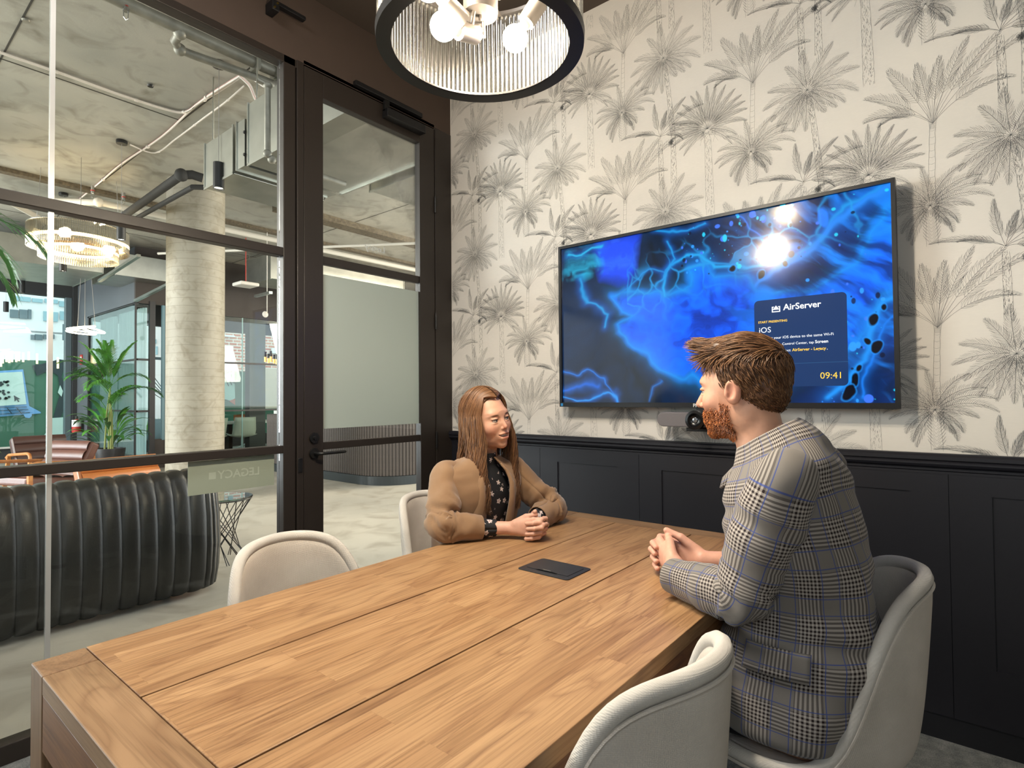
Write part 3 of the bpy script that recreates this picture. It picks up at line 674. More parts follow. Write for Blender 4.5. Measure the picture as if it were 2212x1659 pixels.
# video bar under the display
q = onP(1418, 905, 0, XB - .12); vb = thing('video_bar', 'grey video conference bar with round black camera below the display', 'camera', (XB - .09, q.y - .2, 1.12))
c0, c1 = onP(1422, 903, 0, XB - .12), onP(1506, 907, 0, XB - .12); zc = c1.z
W_ = (c0.y - c1.y)
def stadium(w, h, n=8): return rrect(w, h, h / 2 - .001, n)
body = MB().prism(stadium(2 * W_ + .01, .066), (XB - .125, c1.y, zc), (0, -1, 0), (0, 0, 1), (.06, 0, 0)); build('bar_body', body, mat('bar_grey', '#6b6668', .55, vary=.03, vscale=300), vb, bevel=.004)
build('lens_ring', MB().lathe([(.040, 0), (.044, -.012), (.042, -.028), (.030, -.030), (.026, -.022), (.010, -.018)], (XB - .125, c1.y, zc), 28, 'x'), mat('lens_black', '#0c0c0e', .25), vb, smooth=True)
build('lens', MB().lathe([(.012, 0), (.011, -.004), (.006, -.006), (.001, -.0065)], (XB - .143, c1.y, zc), 18, 'x'), mat('lens_glass', '#8a8f96', .05, .6), vb, smooth=True)
build('bracket', MB().box(XB - .11, XB + .004, c1.y - .10, c1.y + .055, zc - .052, zc - .036).box(XB - .08, XB - .05, c1.y - .02, c1.y + .02, zc + .03, Z0 + .01), BLACKP, vb, bevel=.002)

# ------------------------------------------------------------------ pendant over the table
PC = Vector((1.10, .99, 2.17)); PR = .27
pd = thing('pendant_lamp', 'round black pendant lamp ringed with clear glass rods above the table', 'lamp', (PC.x, PC.y, PC.z))
PB2 = mat('pendant_black', '#1d1a18', .4)
build('ring', MB().lathe([(PR - .036, 0), (PR + .002, 0), (PR + .004, .022), (PR - .012, .024), (PR - .012, .006), (PR - .036, .004)], PC, 96, caps=False), PB2, pd, smooth=True)
build('top_ring', MB().lathe([(PR - .02, .262), (PR + .002, .262), (PR + .002, .272), (PR - .02, .272), (PR - .02, .262)], PC, 96, caps=False), PB2, pd, smooth=True)
GR = glass_mat('rod_glass', '#f9f7f1', 1.3, .20, .13)
n = 118; first = None
for i in range(n):
    a = 2 * PI * i / n
    if first is None:
        first = build('glass_rod', MB().lathe([(.0064, .022), (.0064, .26)], (PC.x + PR - .006, PC.y, PC.z), 8), GR, pd, smooth=True, label='clear glass rod'); 
        me = first.data
        for v in me.vertices: v.co.x -= PR - .006
        first.location = (PR - .006, 0, 0); del first['label']
    else:
        o = first.copy(); COL.objects.link(o); o.location = ((PR - .006) * math.cos(a), (PR - .006) * math.sin(a), 0)
NI = mat('satin_nickel', '#8f8780', .3, .9)
hub = P(1043, 22, 1.48); hub = Vector((PC.x, PC.y, hub.z))
build('hub', MB().lathe([(.001, -.016), (.006, -.013), (.006, -.003), (.045, 0), (.046, .01), (.046, .07), (.03, .075), (.012, .08), (.012, 1.2)], hub, 24), NI, pd, smooth=True)
BULB = mat('bulb_glow', '#fff4dc', .3, emit='#ffefd6', estr=560)
bl = [(P(958, 57, 1.43), P(1020, 73, 1.50)), (P(1113, 83, 1.52), P(1143, 38, 1.52)), (P(925, -30, 1.38), P(965, 10, 1.42)), (P(1120, -95, 1.46), P(1085, -50, 1.46))]
for i, (c, s_) in enumerate(bl):
    d = (s_ - c).normalized(); b_ = build('bulb', MB().sph(c, .034, 18, 12), BULB, pd, smooth=True)
    build('socket', MB().tube([c + d * .028, c + d * .05, c + d * .052, c + d * .115], [.013, .016, .024, .025], 16), NI, pd, smooth=True)
    e = c + d * .115; o_ = Vector((e.x - hub.x, e.y - hub.y, 0)); 
    md = e + d * .03; inn = hub + (md - hub) * .3; inn.z = hub.z + .05
    build('arm', MB().tube([e, md, md * .6 + inn * .4 + Vector((0, 0, .012)), inn, hub + Vector((0, 0, .05))], .0055, 8), NI, pd, smooth=True)
for k in range(3):
    a = 2 * PI * k / 3 + .5; e = PC + Vector((math.cos(a) * (PR - .014), math.sin(a) * (PR - .014), .262))
    build('spoke', MB().bar(hub + Vector((0, 0, .07)), e, .012, .005), NI, pd)
# ------------------------------------------------------------------ lobby shell beyond the glass
ZC = 3.95
DARK = mat('dark_wall_paint', '#2e2f31', .7, vary=.08, vscale=2); BROWNW = mat('umber_wall', '#39322e', .7)
GALV = mat('galvanised_steel', '#b0b1a9', .34, 1.0, vary=.12, vscale=5, bump=.02, bscale=20)
WHT = mat('white_coated', '#d4d0c8', .5); WIRE = mat('white_cable', '#d8d0c6', .6); PINK = mat('pink_cable', '#b98f86', .6); RED = mat('red_plastic', '#b8322a', .5)
soffit = struct('ceiling_lobby', MB().box(-9, 16.5, YA + .08, 15.1, ZC, ZC + .3), SOFFIT)
SM = mat('seam_dark', '#3c3932', .9)
for a, b in (((.885, 2.7), (.885, 8.6)), ((-5, 5.9), (2.2, 5.9)), ((2.2, 2.7), (2.2, 14.9)), ((-5, 10.6), (9, 10.6)), ((5.2, 2.7), (5.2, 14.9))):
    build('formwork_seam', MB().bar((*a, ZC - .001), (*b, ZC - .001), .012, .004), SM, soffit)
build('channel', MB().box(-5, 12, 8.64, 8.76, ZC - .05, ZC), mat('rust_channel', '#5d5240', .8, vary=.4, vscale=30), soffit, label='rust stained channel let into the soffit')
build('channel', MB().box(4, 12, 7.32, 7.56, ZC - .09, ZC), mat('rust_channel', '#5d5240', .8), soffit)
# wall above our room towards the lobby, bar back wall, side wall
struct('wall_bar', MB().box(12, 12.2, YA + .1, 15, 0, ZC), DARK)
ext = struct('facade', MB().box(-9, 3.46, 14.95, 15.15, -.1, .28).box(-9, 3.46, 14.95, 15.15, 3.43, 3.68).box(3.44, 3.60, 14.9, 15.15, 0, ZC).box(3.6, 12, 14.95, 15.15, -.1, .28).box(3.6, 12, 14.95, 15.15, 2.98, ZC).box(-9, -8.8, YA, 15, 0, .3), DARK)
struct('beam_lobby', MB().box(-9, 3.46, 14.3, 15.1, 3.68, ZC), SOFFIT)
for i, x in enumerate((-6.2, -3.0, .2, 3.33)):
    build('mullion', MB().box(x, x + .10, 14.97, 15.12, .28, 3.43), mat('mullion_grey', '#5c6a70', .5), ext)
for i in range(4):
    x = (-6.1, -2.9, .3)[i] if i < 3 else 3.6
    build('pane', MB().box(x, x + 3.03 if i < 3 else 12, 15.03, 15.04, .28, 3.43 if i < 3 else 2.98), glass_mat('facade_glass', '#f3fbfa', .5) if 'facade_glass' not in MATS else MATS['facade_glass'], ext)
build('sill', MB().box(-9, 3.44, 14.86, 15.0, .28, .31), WHT, ext)
# glazed meeting box
X1, Y2 = 3.52, 11.40
struct('wall_box', MB().box(X1, X1 + .08, Y2 + .06, 15, 2.95, ZC).box(X1, X1 + .08, 14.16, 15, 0, 2.95), mat('slate_wall', '#565b60', .55, vary=.06, vscale=2))
struct('wall_box_front', MB().box(X1, 12, Y2, Y2 + .06, 2.95, ZC), BROWNW)
bx = thing('window_2', None, None, (X1, Y2, 0)); bx['kind'] = 'structure'
FD = mat('frame_dark', '#1d1a1a', .45)
for b in ((X1 - .01, X1 + .05, Y2, 14.16, .0, .24), (X1, X1 + .04, Y2, 14.16, 1.93, 1.96), (X1, X1 + .04, Y2, 14.16, 1.015, 1.045), (X1, X1 + .05, Y2, 14.2, 2.93, 2.96), (X1, X1 + .04, 14.12, 14.17, 0, 2.95), (X1 - .005, X1 + .02, Y2 - .005, Y2 + .03, 0, 2.95)):
    build('frame', MB().box(*b), FD, bx)
BG = glass_mat('box_glass', '#eef7f6', .6, 0, .04)
for z0, z1 in ((.24, 1.015), (1.045, 1.93), (1.96, 2.93)):
    build('pane', MB().box(X1 + .018, X1 + .026, Y2 + .03, 14.12, z0, z1), BG, bx)
    build('pane', MB().box(X1 + .02, 3.74, Y2 + .012, Y2 + .02, z0, z1), BG, bx)
for b in ((X1, 3.79, Y2, Y2 + .04, 1.93, 1.965), (X1, 3.79, Y2, Y2 + .04, 1.01, 1.045), (3.74, 3.83, Y2 - .02, Y2 + .05, 0, 3.0), (3.99, 4.20, Y2 - .01, Y2 + .05, 0, 3.0), (3.83, 3.99, Y2, Y2 + .05, 0, .52)):
    build('frame', MB().box(*b), FD if b[1] < 3.85 else BROWNW, bx)
build('frame', MB().box(3.945, 3.99, Y2 - .012, Y2 + .05, .5, 2.95), mat('mullion_blue', '#5f7f8a', .5), bx)
# right of the column: glazed front with bars and piers
for b, m_ in (((4.9, 6.6, Y2 - .03, Y2 + .02, 1.93, 1.965), FD), ((4.9, 6.6, Y2 - .03, Y2 + .02, .985, 1.015), FD), ((4.9, 6.6, Y2 - .03, Y2 + .02, 2.87, 3.4), BROWNW)):
    build('frame', MB().box(*b), m_, bx)
build('pier', MB().box(5.25, 5.64, 12.9, 13.1, 0, 2.95), mat('teal_pier', '#43606c', .6, vary=.1, vscale=2), bx)
build('pier', MB().box(5.25, 5.33, 12.7, 12.9, 0, 2.95), mat('mullion_blue', '#5f7f8a', .5), bx)
build('frame', MB().box(5.40, 5.418, Y2, Y2 + .02, .2, 2.87), mat('glass_edge', '#b9cfd0', .3), bx)
build('pier', MB().box(5.70, 6.04, Y2 + .3, Y2 + .5, 0, 2.95), mat('umber_pier', '#3a3434', .5), bx)
build('pane', MB().box(4.9, 6.6, Y2 - .008, Y2, .1, 2.87), BG, bx)
build('whiteboard', MB().box(6.4, 7.4, Y2 + 1.2, Y2 + 1.23, 1.0, 1.93), mat('board_grey', '#b4b2aa', .4), bx)
# sheer curtains
CUR = mat('sheer_fabric', '#dfe5e4', .8, vary=.1, vscale=3, stretch=(14, 14, .3)); nt = CUR.node_tree; pbs = nt.nodes['Principled BSDF']
tl = nt.nodes.new('ShaderNodeBsdfTranslucent'); tl.inputs[0].default_value = (.85, .93, .95, 1); mx = nt.nodes.new('ShaderNodeMixShader'); mx.inputs[0].default_value = .55
nt.links.new(pbs.outputs[0], mx.inputs[1]); nt.links.new(tl.outputs[0], mx.inputs[2]); nt.links.new(mx.outputs[0], nt.nodes['Material Output'].inputs[0])
for nm, (x, y0, y1) in (('a', (3.72, 11.55, 12.9)), ('b', (3.74, 13.2, 14.1))):
    n = 90; pts = []
    for z in (.06, 1.5, 2.9):
        for i in range(n): t = i / (n - 1); pts.append((x + .035 * math.sin(i * 1.15) + .01 * math.sin(i * .37), y0 + (y1 - y0) * t, z))
    mb = MB(); mb.grid(pts, n, 3)
    build('curtain', mb, CUR, None, smooth=True, auto=False, label=('pale sheer curtain hanging nearest the corner of the glass meeting box', 'pale sheer curtain hanging by the far facade inside the meeting box')[nm == 'b'], cat='curtain')

# ------------------------------------------------------------------ outside
MUR = mat('mural_green', '#3f6b58', .8); out_g = struct('ground', MB().box(-40, 60, 15.15, 90, -.3, -.15), mat('asphalt', '#9a9a98', .9))
mu = thing('mural_wall', 'green painted hoarding with a cartoon laptop mural outside the windows', 'mural', (2, 19, 0))
build('panel', MB().box(-6, 5.9, 19.0, 19.1, -.2, 2.28), MUR, mu)
build('panel', MB().box(5.9, 12, 17.0, 17.1, -.2, 2.05), MUR, mu)
def flat(nm, pts, y, m_, par, th=.01, ax=1):
    mb = MB(); q = [onP(*p, ax, y) for p in pts]
    if ax == 1: mb.prism([(a.x, a.z) for a in q], (0, y, 0), (1, 0, 0), (0, 0, 1), (0, th, 0))
    return build(nm, mb, m_, par)
SKYB = mat('mural_blue', '#6fa3d8', .8); PALE = mat('mural_pale', '#bfd6d2', .8); NAV = mat('mural_dark', '#2c3a40', .8); ORG = mat('mural_coral', '#c9705a', .8)
flat('painted_laptop', [(-60, 805), (50, 798), (63, 877), (88, 890), (88, 893), (-60, 905)], 18.97, SKYB, mu)
flat('painted_screen', [(-60, 808), (48, 803), (57, 873), (-60, 881)], 18.95, PALE, mu)
flat('painted_shape', [(70, 789), (90, 786), (103, 783), (128, 776), (153, 780), (153, 800), (137, 800), (133, 815), (153, 850), (140, 880), (118, 935), (116, 900), (130, 850), (126, 812), (112, 803), (100, 803), (80, 812)], 18.96, NAV, mu)
flat('painted_shape', [(113, 903), (143, 901), (153, 905), (153, 943), (93, 943), (103, 930)], 18.95, PALE, mu)
flat('painted_shape', [(130, 832), (136, 845), (133, 857), (125, 848)], 18.95, PALE, mu)
flat('painted_mouse', [(51, 896), (54, 889), (61, 888), (68, 892), (69, 898), (64, 903), (55, 902)], 18.94, SKYB, mu)
flat('painted_cursor', [(30, 854), (44, 862), (38, 863), (42, 867), (39, 868), (36, 863), (32, 867)], 18.94, NAV, mu)
rr = random.Random(5)
dm = MB()
for i in range(26):
    c = onP(6 + rr.uniform(-14, 14), 838 + rr.uniform(-19, 25), 1, 18.935); dm.lathe([(.028, 0), (.028, .01)], c, 10, 'y')
build('painted_dots', dm, NAV, mu, kind='stuff')
for k in range(3):
    a, b = onP(-40 + k * 8, 880 + k * 8, 1, 18.94), onP(58 + k * 3, 879 + k * 6, 1, 18.94); build('painted_line', MB().bar(a, b, .02, .015), NAV, mu)
for x in (15, 36):
    a, b = onP(x, 881, 1, 18.93), onP(x + 11, 894, 1, 18.93); build('painted_line', MB().bar(a, b, .02, .015), NAV, mu)
flat('painted_shape', [(470, 812), (506, 803), (508, 860), (498, 866), (485, 862), (472, 845)], 16.97, PALE, mu)
flat('painted_shape', [(495, 866), (508, 861), (508, 875)], 16.96, ORG, mu)
for p in ((483, 810, 494, 834), (490, 808, 501, 832), (498, 806, 507, 828), (470, 817, 508, 828)):
    a, b = onP(p[0], p[1], 1, 16.95), onP(p[2], p[3], 1, 16.95); build('painted_line', MB().bar(a, b, .02, .015), NAV, mu)
for k in range(5):
    a, b = onP(322, 800 + k * 11, 1, 16.97), onP(350, 838 + k * 6, 1, 16.97); build('painted_line', MB().bar(a, b, .02, .015), NAV, mu)
flat('painted_shape', [(323, 770), (350, 772), (350, 778), (323, 776)], 16.97, NAV, mu)
# planter boxes outside
for i, (x0, x1, lab) in enumerate(((-2, 1.9, 'dark planter box with bright green grasses outside the left window'), (5.0, 6.5, 'planter with leafy shrub outside, seen right of the column'))):
    pl = thing('planter', lab, 'planter', ((x0 + x1) / 2, 17, 0)); build('box', MB().box(x0, x1, 16.7, 17.2 if i == 0 else 16.9, -.15, .42), mat('planter_grey', '#3d4245', .7), pl)
    g = MB()
    for _ in range(420 if i == 0 else 200):
        bx_ = rr.uniform(x0 + .1, x1 - .1 if i else 1.1); by = rr.uniform(16.75, 17.1); h_ = rr.uniform(.15, .38); a = rr.uniform(0, 6.28); d = rr.uniform(.05, .25)
        g.add([(bx_ - .012, by, .42), (bx_ + .012, by, .42), (bx_ + d * math.cos(a), by + d * math.sin(a) * .4, .42 + h_)], [(0, 1, 2)])
    build('foliage', g, mat('bright_foliage', '#86b95a', .7), pl, kind='stuff', fix=False)
WB = mat('white_render', '#e2e6e6', .8); WGL = mat('window_teal', '#8fb3bd', .2); WDK = mat('window_dark', '#5d6f76', .3)
ob = thing('office_building', 'pale modern office building with bands of blue windows beyond the mural', 'building', (6, 40, 0))
build('wall', MB().box(-20, 8.9, 40, 50, -.2, 22), WB, ob)
def face(nm, px0, py0, px1, py1, y, m_, par):
    a, b = onP(px0, py0, 1, y), onP(px1, py1, 1, y); return build(nm, MB().box(min(a.x, b.x), max(a.x, b.x), y, y + .12, min(a.z, b.z), max(a.z, b.z)), m_, par)
for r_ in ((22, 638, 40, 650), (42, 640, 66, 652), (70, 644, 92, 654), (97, 645, 125, 656), (128, 650, 154, 664)): face('window', *r_, 39.9, WGL, ob)
for r_ in ((22, 668, 40, 687), (42, 668, 60, 689), (61, 668, 68, 689), (94, 672, 125, 695), (130, 672, 150, 692)): face('window', *r_, 39.9, WDK if r_[0] < 65 else WGL, ob)
for r_ in ((67, 723, 75, 734), (76, 722, 92, 735), (94, 722, 104, 733), (112, 722, 118, 732)): face('window', *r_, 39.9, WDK, ob)
face('canopy', 56, 717, 155, 720, 39.2, mat('canopy_grey', '#8a8f90', .7), ob); face('pole', 136, 700, 138, 735, 39.0, WDK, ob)
face('window', 330, 672, 350, 690, 39.9, WGL, ob) if False else None
fb = thing('annex_building', 'white block building seen in the narrow window left of the column', 'building', (9.5, 34, 0))
build('wall', MB().box(8.9, 12.2, 34, 38, -.2, 20), WB, fb)
for r_ in ((324, 732, 338, 742), (338, 748, 341, 766), (324, 665, 350, 680)): face('window', *r_, 33.9, WGL, fb)
bb = thing('brick_building', 'red brick building with pale stone bands beyond the right windows', 'building', (15, 30, 0))
BM = mat('red_brick', '#b4705c', .9); nt = BM.node_tree; N = nt.nodes; tx = N.new('ShaderNodeTexBrick'); tx.inputs['Scale'].default_value = 1; tx.inputs['Brick Width'].default_value = .42; tx.inputs['Row Height'].default_value = .16; tx.inputs['Mortar Size'].default_value = .022
tx.inputs['Color1'].default_value = lin('#b5604a'); tx.inputs['Color2'].default_value = lin('#c98a76'); tx.inputs['Mortar'].default_value = lin('#d8cfc6')
tcx = N.new('ShaderNodeTexCoord'); mpx = N.new('ShaderNodeMapping'); mpx.inputs['Rotation'].default_value = (PI / 2, 0, 0); nt.links.new(tcx.outputs['Object'], mpx.inputs[0]); nt.links.new(mpx.outputs[0], tx.inputs[0]); nt.links.new(tx.outputs[0], N['Principled BSDF'].inputs['Base Color'])
build('wall', MB().box(12.3, 40, 30, 34, -.2, 20), BM, bb)
for r_ in ((470, 722, 507, 728), (470, 770, 507, 790), (588, 752, 615, 764)): face('stone_band', *r_, 29.8, WB, bb)
for r_ in ((478, 702, 487, 716), (495, 702, 504, 712)): face('window', *r_, 29.9, WDK, bb)

# ------------------------------------------------------------------ column
CM = concrete_mat('column_concrete', '#a19b8c', '#8f897b', '#756b57', 2.2, .6)
nt = CM.node_tree; N = nt.nodes; L = nt.links; tcx = N.new('ShaderNodeTexCoord'); sx = N.new('ShaderNodeSeparateXYZ'); L.new(tcx.outputs['Object'], sx.inputs[0])
nn = N.new('ShaderNodeTexNoise'); nn.inputs['Scale'].default_value = 3; L.new(tcx.outputs['Object'], nn.inputs[0])
md = N.new('ShaderNodeMath'); md.operation = 'MULTIPLY_ADD'; md.inputs[1].default_value = .02; L.new(nn.outputs[0], md.inputs[0]); L.new(sx.outputs[2], md.inputs[2])
ms_ = N.new('ShaderNodeMath'); ms_.operation = 'MULTIPLY'; ms_.inputs[1].default_value = 1 / .095; L.new(md.outputs[0], ms_.inputs[0])
fr = N.new('ShaderNodeMath'); fr.operation = 'FRACT'; L.new(ms_.outputs[0], fr.inputs[0]); lt = N.new('ShaderNodeMath'); lt.operation = 'LESS_THAN'; lt.inputs[1].default_value = .07; L.new(fr.outputs[0], lt.inputs[0])
mlt = N.new('ShaderNodeMath'); mlt.operation = 'MULTIPLY'; mlt.inputs[1].default_value = .45; L.new(lt.outputs[0], mlt.inputs[0])
mxx = N.new('ShaderNodeMix'); mxx.data_type = 'RGBA'; mxx.inputs[7].default_value = lin('#6a6353'); L.new(mlt.outputs[0], mxx.inputs[0])
src = N['Principled BSDF'].inputs['Base Color'].links[0].from_socket; L.new(src, mxx.inputs[6]); L.new(mxx.outputs[2], N['Principled BSDF'].inputs['Base Color'])
build('column', MB().lathe([(.325, 0), (.325, ZC)], (2.99, 7.54, 0), 48, caps=False), CM, smooth=True, label='round raw concrete column with ring marks in the middle of the lobby', cat='column')

# ------------------------------------------------------------------ ducts, pipes and cables under the soffit
def duct(nm, x0, x1, y0, y1, z0, z1, label):
    t_ = thing(nm, label, 'duct', ((x0 + x1) / 2, (y0 + y1) / 2, z0), 'steel air ducts')
    build('casing', MB().box(x0, x1, y0, y1, z0, z1), GALV, t_, bevel=.003)
    for x in (x0 - .008, x1 - .004): build('seam_strip', MB().box(x, x + .012, y0 - .012, y1 + .012, z0 - .012, z0 + .006).box(x, x + .012, y0 - .012, y0 + .004, z0, z1 + .01).box(x, x + .012, y1 - .004, y1 + .012, z0, z1 + .01), GALV, t_)
    for (x, y) in ((x0 + .05, y1 - .03), (x1 - .05, y0 + .03)): build('hanger_rod', MB().cyl((x, y, z1 - .01), (x, y, ZC), .006, 6), GALV, t_)
    return t_
duct('air_duct', 2.02, 2.80, 4.42, 4.92, 3.0, 3.37, 'galvanised air duct end hanging in front of the column top')
dd = duct('air_duct', 2.02, 2.82, 2.9, 4.17, 3.0, 3.46, 'large galvanised plenum duct above the door glass')
build('flange', MB().box(2.01, 2.80, 4.21, 4.33, 3.0, 3.36).box(2.0, 2.79, 4.325, 4.335, 2.99, 3.37), GALV, dd); 
for z in (3.08, 3.25): build('bolt', MB().lathe([(.012, -.012), (.014, 0)], (2.01, 4.20, z), 8, 'x'), BLACK, dd)
duct('air_duct', 2.95, 3.9, 3.1, 3.93, 3.0, 3.35, 'galvanised duct seen through the top right of the door')
duct('air_duct', 3.1, 4.2, 11.0, 12.2, 3.32, 3.7, 'far galvanised duct running over the glass meeting box')
duct('air_duct', 1.2, 2.9, 10.9, 12.6, 3.3, 3.7, 'wide flat duct above the hanging ring light')
duct('air_duct', -1.5, .9, 7.6, 8.5, 3.2, 3.6, 'galvanised duct left of the lobby chandelier')
duct('air_duct', 5.0, 8.0, 9.5, 10.4, 3.35, 3.8, 'long far duct above the bar right of the column')
PIPE = mat('grey_pipe', '#8f8c80', .5, .35, vary=.2, vscale=12); WPIPE = mat('white_pipe', '#cfcabf', .5); LAG = mat('black_lagging', '#2b2a28', .8, bump=.2, bscale=40)
def pipe(pts, r, m_, label, nm='pipe', group=None, joints=(), cat='pipe'):
    pts = [Vector(p) for p in pts]; t_ = thing(nm, label, cat, pts[0], group)
    build('run', MB().tube(pts, r, 12), m_, t_, smooth=True)
    for j in joints: build('fitting', MB().sph(pts[j], r * 1.45, 12, 8), m_, t_, smooth=True)
    return t_
pp = pipe([(-4, 4.27, 3.85), (6, 4.25, 3.85)], .042, PIPE, 'long grey sprinkler main pipe running under the lobby soffit above the glass')
for x in (2.1, 2.26): build('pipe_clamp', MB().box(x, x + .03, 4.20, 4.31, 3.79, 3.91).cyl((x + .015, 4.26, 3.88), (x + .015, 4.26, ZC), .006, 6), GALV, pp)
pipe([(1.58, 4.27, 3.82), (1.58, 4.36, 3.80), (1.63, 4.40, 3.78), (1.70, 4.40, 3.78), (2.20, 4.32, 3.78), (2.29, 4.24, 3.74), (2.29, 4.0, 3.70)], .03, PIPE, 'grey branch pipe looping off the sprinkler main with an elbow', joints=(0, 2, 5))
q0, q1 = onP(578, 185, 1, 3.6), onP(578, 332, 1, 3.6); q2 = onP(650, 372, 1, 3.6)
pipe([(q0.x - .06, 3.62, q0.z + .02), q0, q1, (q1.x + .03, 3.6, q1.z - .03), (q1.x + .6, 3.6, q1.z - .03)], .02, PIPE, 'vertical grey drop pipe in front of the plenum duct', joints=(1, 2, 3))
pipe([(.2, 10.2, 3.7), (2.13, 8.45, 3.7), (2.18, 8.38, 3.7), (11.9, 8.20, 3.7)], .04, WPIPE, 'white pipe turning a corner under the far soffit', joints=(2,))
pipe([(2.0, 9.9, 3.7), (1.0, 8.6, 3.72)], .035, WPIPE, 'white branch pipe above the lobby chandelier')
pipe([(3.6, 10.6, 3.7), (8.6, 2.75, 3.7)], .022, WPIPE, 'white pipe right of the column running away')
qa, qb, qc = P(262, 470, 7.2), P(392, 378, 5.75), P(438, 385, 5.85)
pipe([qa, qb, (qb + qc) / 2 + Vector((0, 0, .02)), qc], .045, LAG, 'black lagged pipe rising to an elbow in front of the column top', joints=(1,))
pipe([qa + Vector((.10, 0, -.03)), qb + Vector((.10, -.02, -.10)), qc + Vector((.02, 0, -.09))], .027, LAG, 'thinner black lagged pipe beside the elbowed one')
pipe([(3.4, 5.2, 3.5), (4.1, 7.0, 3.5)], .03, LAG, 'black conduit seen right of the column top')
def cable(pts, r, m_, label, nm='cable', ties=True):
    pts = [Vector(p) for p in pts]
    # smooth
    out = []
    for i in range(len(pts) - 1):
        p0 = pts[max(0, i - 1)]; p1 = pts[i]; p2 = pts[i + 1]; p3 = pts[min(len(pts) - 1, i + 2)]
        for k in range(6):
            t = k / 6; out.append(.5 * ((2 * p1) + (p2 - p0) * t + (2 * p0 - 5 * p1 + 4 * p2 - p3) * t * t + (3 * p1 - p0 - 3 * p2 + p3) * t ** 3))
    out.append(pts[-1]); t_ = thing(nm, label, 'cable', pts[0], 'white cables clipped to the soffit')
    n = 3 if r > .012 else 1
    for k in range(n):
        o = Vector((0, (k - 1) * r * .9 if n > 1 else 0, (k % 2) * r * .5)); build('strand', MB().tube([p + o for p in out], r * (.6 if n > 1 else 1), 6), (WIRE, PINK, WIRE)[k] if n > 1 else m_, t_, smooth=True)
    if ties:
        for j in range(5, len(out) - 2, 9): build('tie', MB().tube([out[j] - (out[j + 1] - out[j]).normalized() * .012, out[j] + (out[j + 1] - out[j]).normalized() * .012], r * 1.3, 8), WIRE, t_)
    return t_
zc = ZC - .02
cable([onP(0, 113, 2, zc), onP(145, 163, 2, zc), onP(255, 203, 2, zc), onP(365, 238, 2, zc), onP(402, 241, 2, zc), onP(430, 222, 2, zc), onP(470, 200, 2, zc), onP(525, 163, 2, zc - .05)], .0121, WIRE, 'white cable bundle sweeping from the left across the soffit')
cable([onP(525, 160, 2, zc - .05), onP(430, 222, 2, zc), onP(350, 295, 2, zc), onP(262, 355, 2, zc), onP(215, 395, 2, zc), onP(160, 440, 2, zc)], .0135, WIRE, 'thick white cable bundle running away along the soffit')
cable([onP(528, 185, 2, zc), onP(485, 222, 2, zc), onP(440, 255, 2, zc), onP(380, 300, 2, zc), onP(335, 330, 2, zc), onP(280, 312, 2, zc)], .008, WIRE, 'thin white cable to the ceiling rose, sagging between clips')
cable([P(520, 165, 4.6), P(540, 185, 4.5), P(552, 212, 4.4), P(565, 222, 4.3), P(590, 222, 4.2), P(640, 260, 4.1)], .013, WIRE, 'loose loop of cable dropping beside the grey elbow pipe', ties=False)
cable([P(527, 160, 4.6), P(545, 168, 4.5), P(570, 185, 4.4), P(600, 205, 4.3), P(650, 240, 4.2)], .013, WIRE, 'loose cable passing behind the grey drop pipe', ties=False)
# suspended spotlights
SPOTG = mat('spot_glow', '#fff8ea', .4, emit='#fff2d8', estr=14)
def spot(rx, ry, tx, by, hpx, label, wpx=None):
    c = onP(rx, ry, 2, ZC - .03); d = (np.array(c) - np.array([0, 0, EYE])) @ CAMROT[:, 2]
    zb = P(tx, by, d).z; h_ = hpx / 1218 * d; r_ = .041
    t_ = thing('pendant_spotlight', label, 'lamp', (c.x, c.y, zb), 'black cylinder spotlights hung from the lobby ceiling')
    build('ceiling_rose', MB().lathe([(.05, 0), (.052, .03), (.05, .035)], (c.x, c.y, ZC - .036), 20), BLACK if wpx else mat('rose_grey', '#4a4640', .6), t_, smooth=True)
    build('cord', MB().cyl((c.x, c.y, zb + h_), (c.x, c.y, ZC - .03), .0022, 5), mat('grey_cord', '#8a8782', .6), t_)
    build('shade', MB().lathe([(.030, .03), (r_ - .003, .0), (r_, .0), (r_, h_), (.0, h_ + .002)], (c.x, c.y, zb), 24, caps=False), BLACKP, t_, smooth=True)
    build('bulb', MB().lathe([(.0, .012), (.034, .012)], (c.x, c.y, zb), 20, caps=False), SPOTG, t_)
spot(473, 143, 471, 410, 56, 'black cylinder spotlight hanging in front of the duct, nearest the glass')
spot(263, 310, 260, 520, 42, 'black cylinder spotlight hanging behind the right side of the lobby chandelier', 1)
spot(137, 422, 134, 587, 30, 'black cylinder spotlight hanging just below the lobby chandelier', 1)
spot(49, 540, 49, 634, 28, 'small far black cylinder spotlight against the left window head', 1)
spot(14, 560, 11, 674, 22, 'smallest far cylinder spotlight at the left edge of the window', 1)
for i, (px, py, lab) in enumerate(((325, 185, 'small black sensor on the soffit nearest the glass'), (56, 44, 'small hook fixed in the soffit seam at top left'))):
    c = onP(px, py, 2, ZC - .015); build('ceiling_sensor' if i == 0 else 'ceiling_hook', MB().lathe([(.022, 0), (.026, .012), (.014, .02)], c - Vector((0, 0, .01)), 12), BLACK if i == 0 else PIPE, label=lab, cat='sensor' if i == 0 else 'hook', smooth=True)
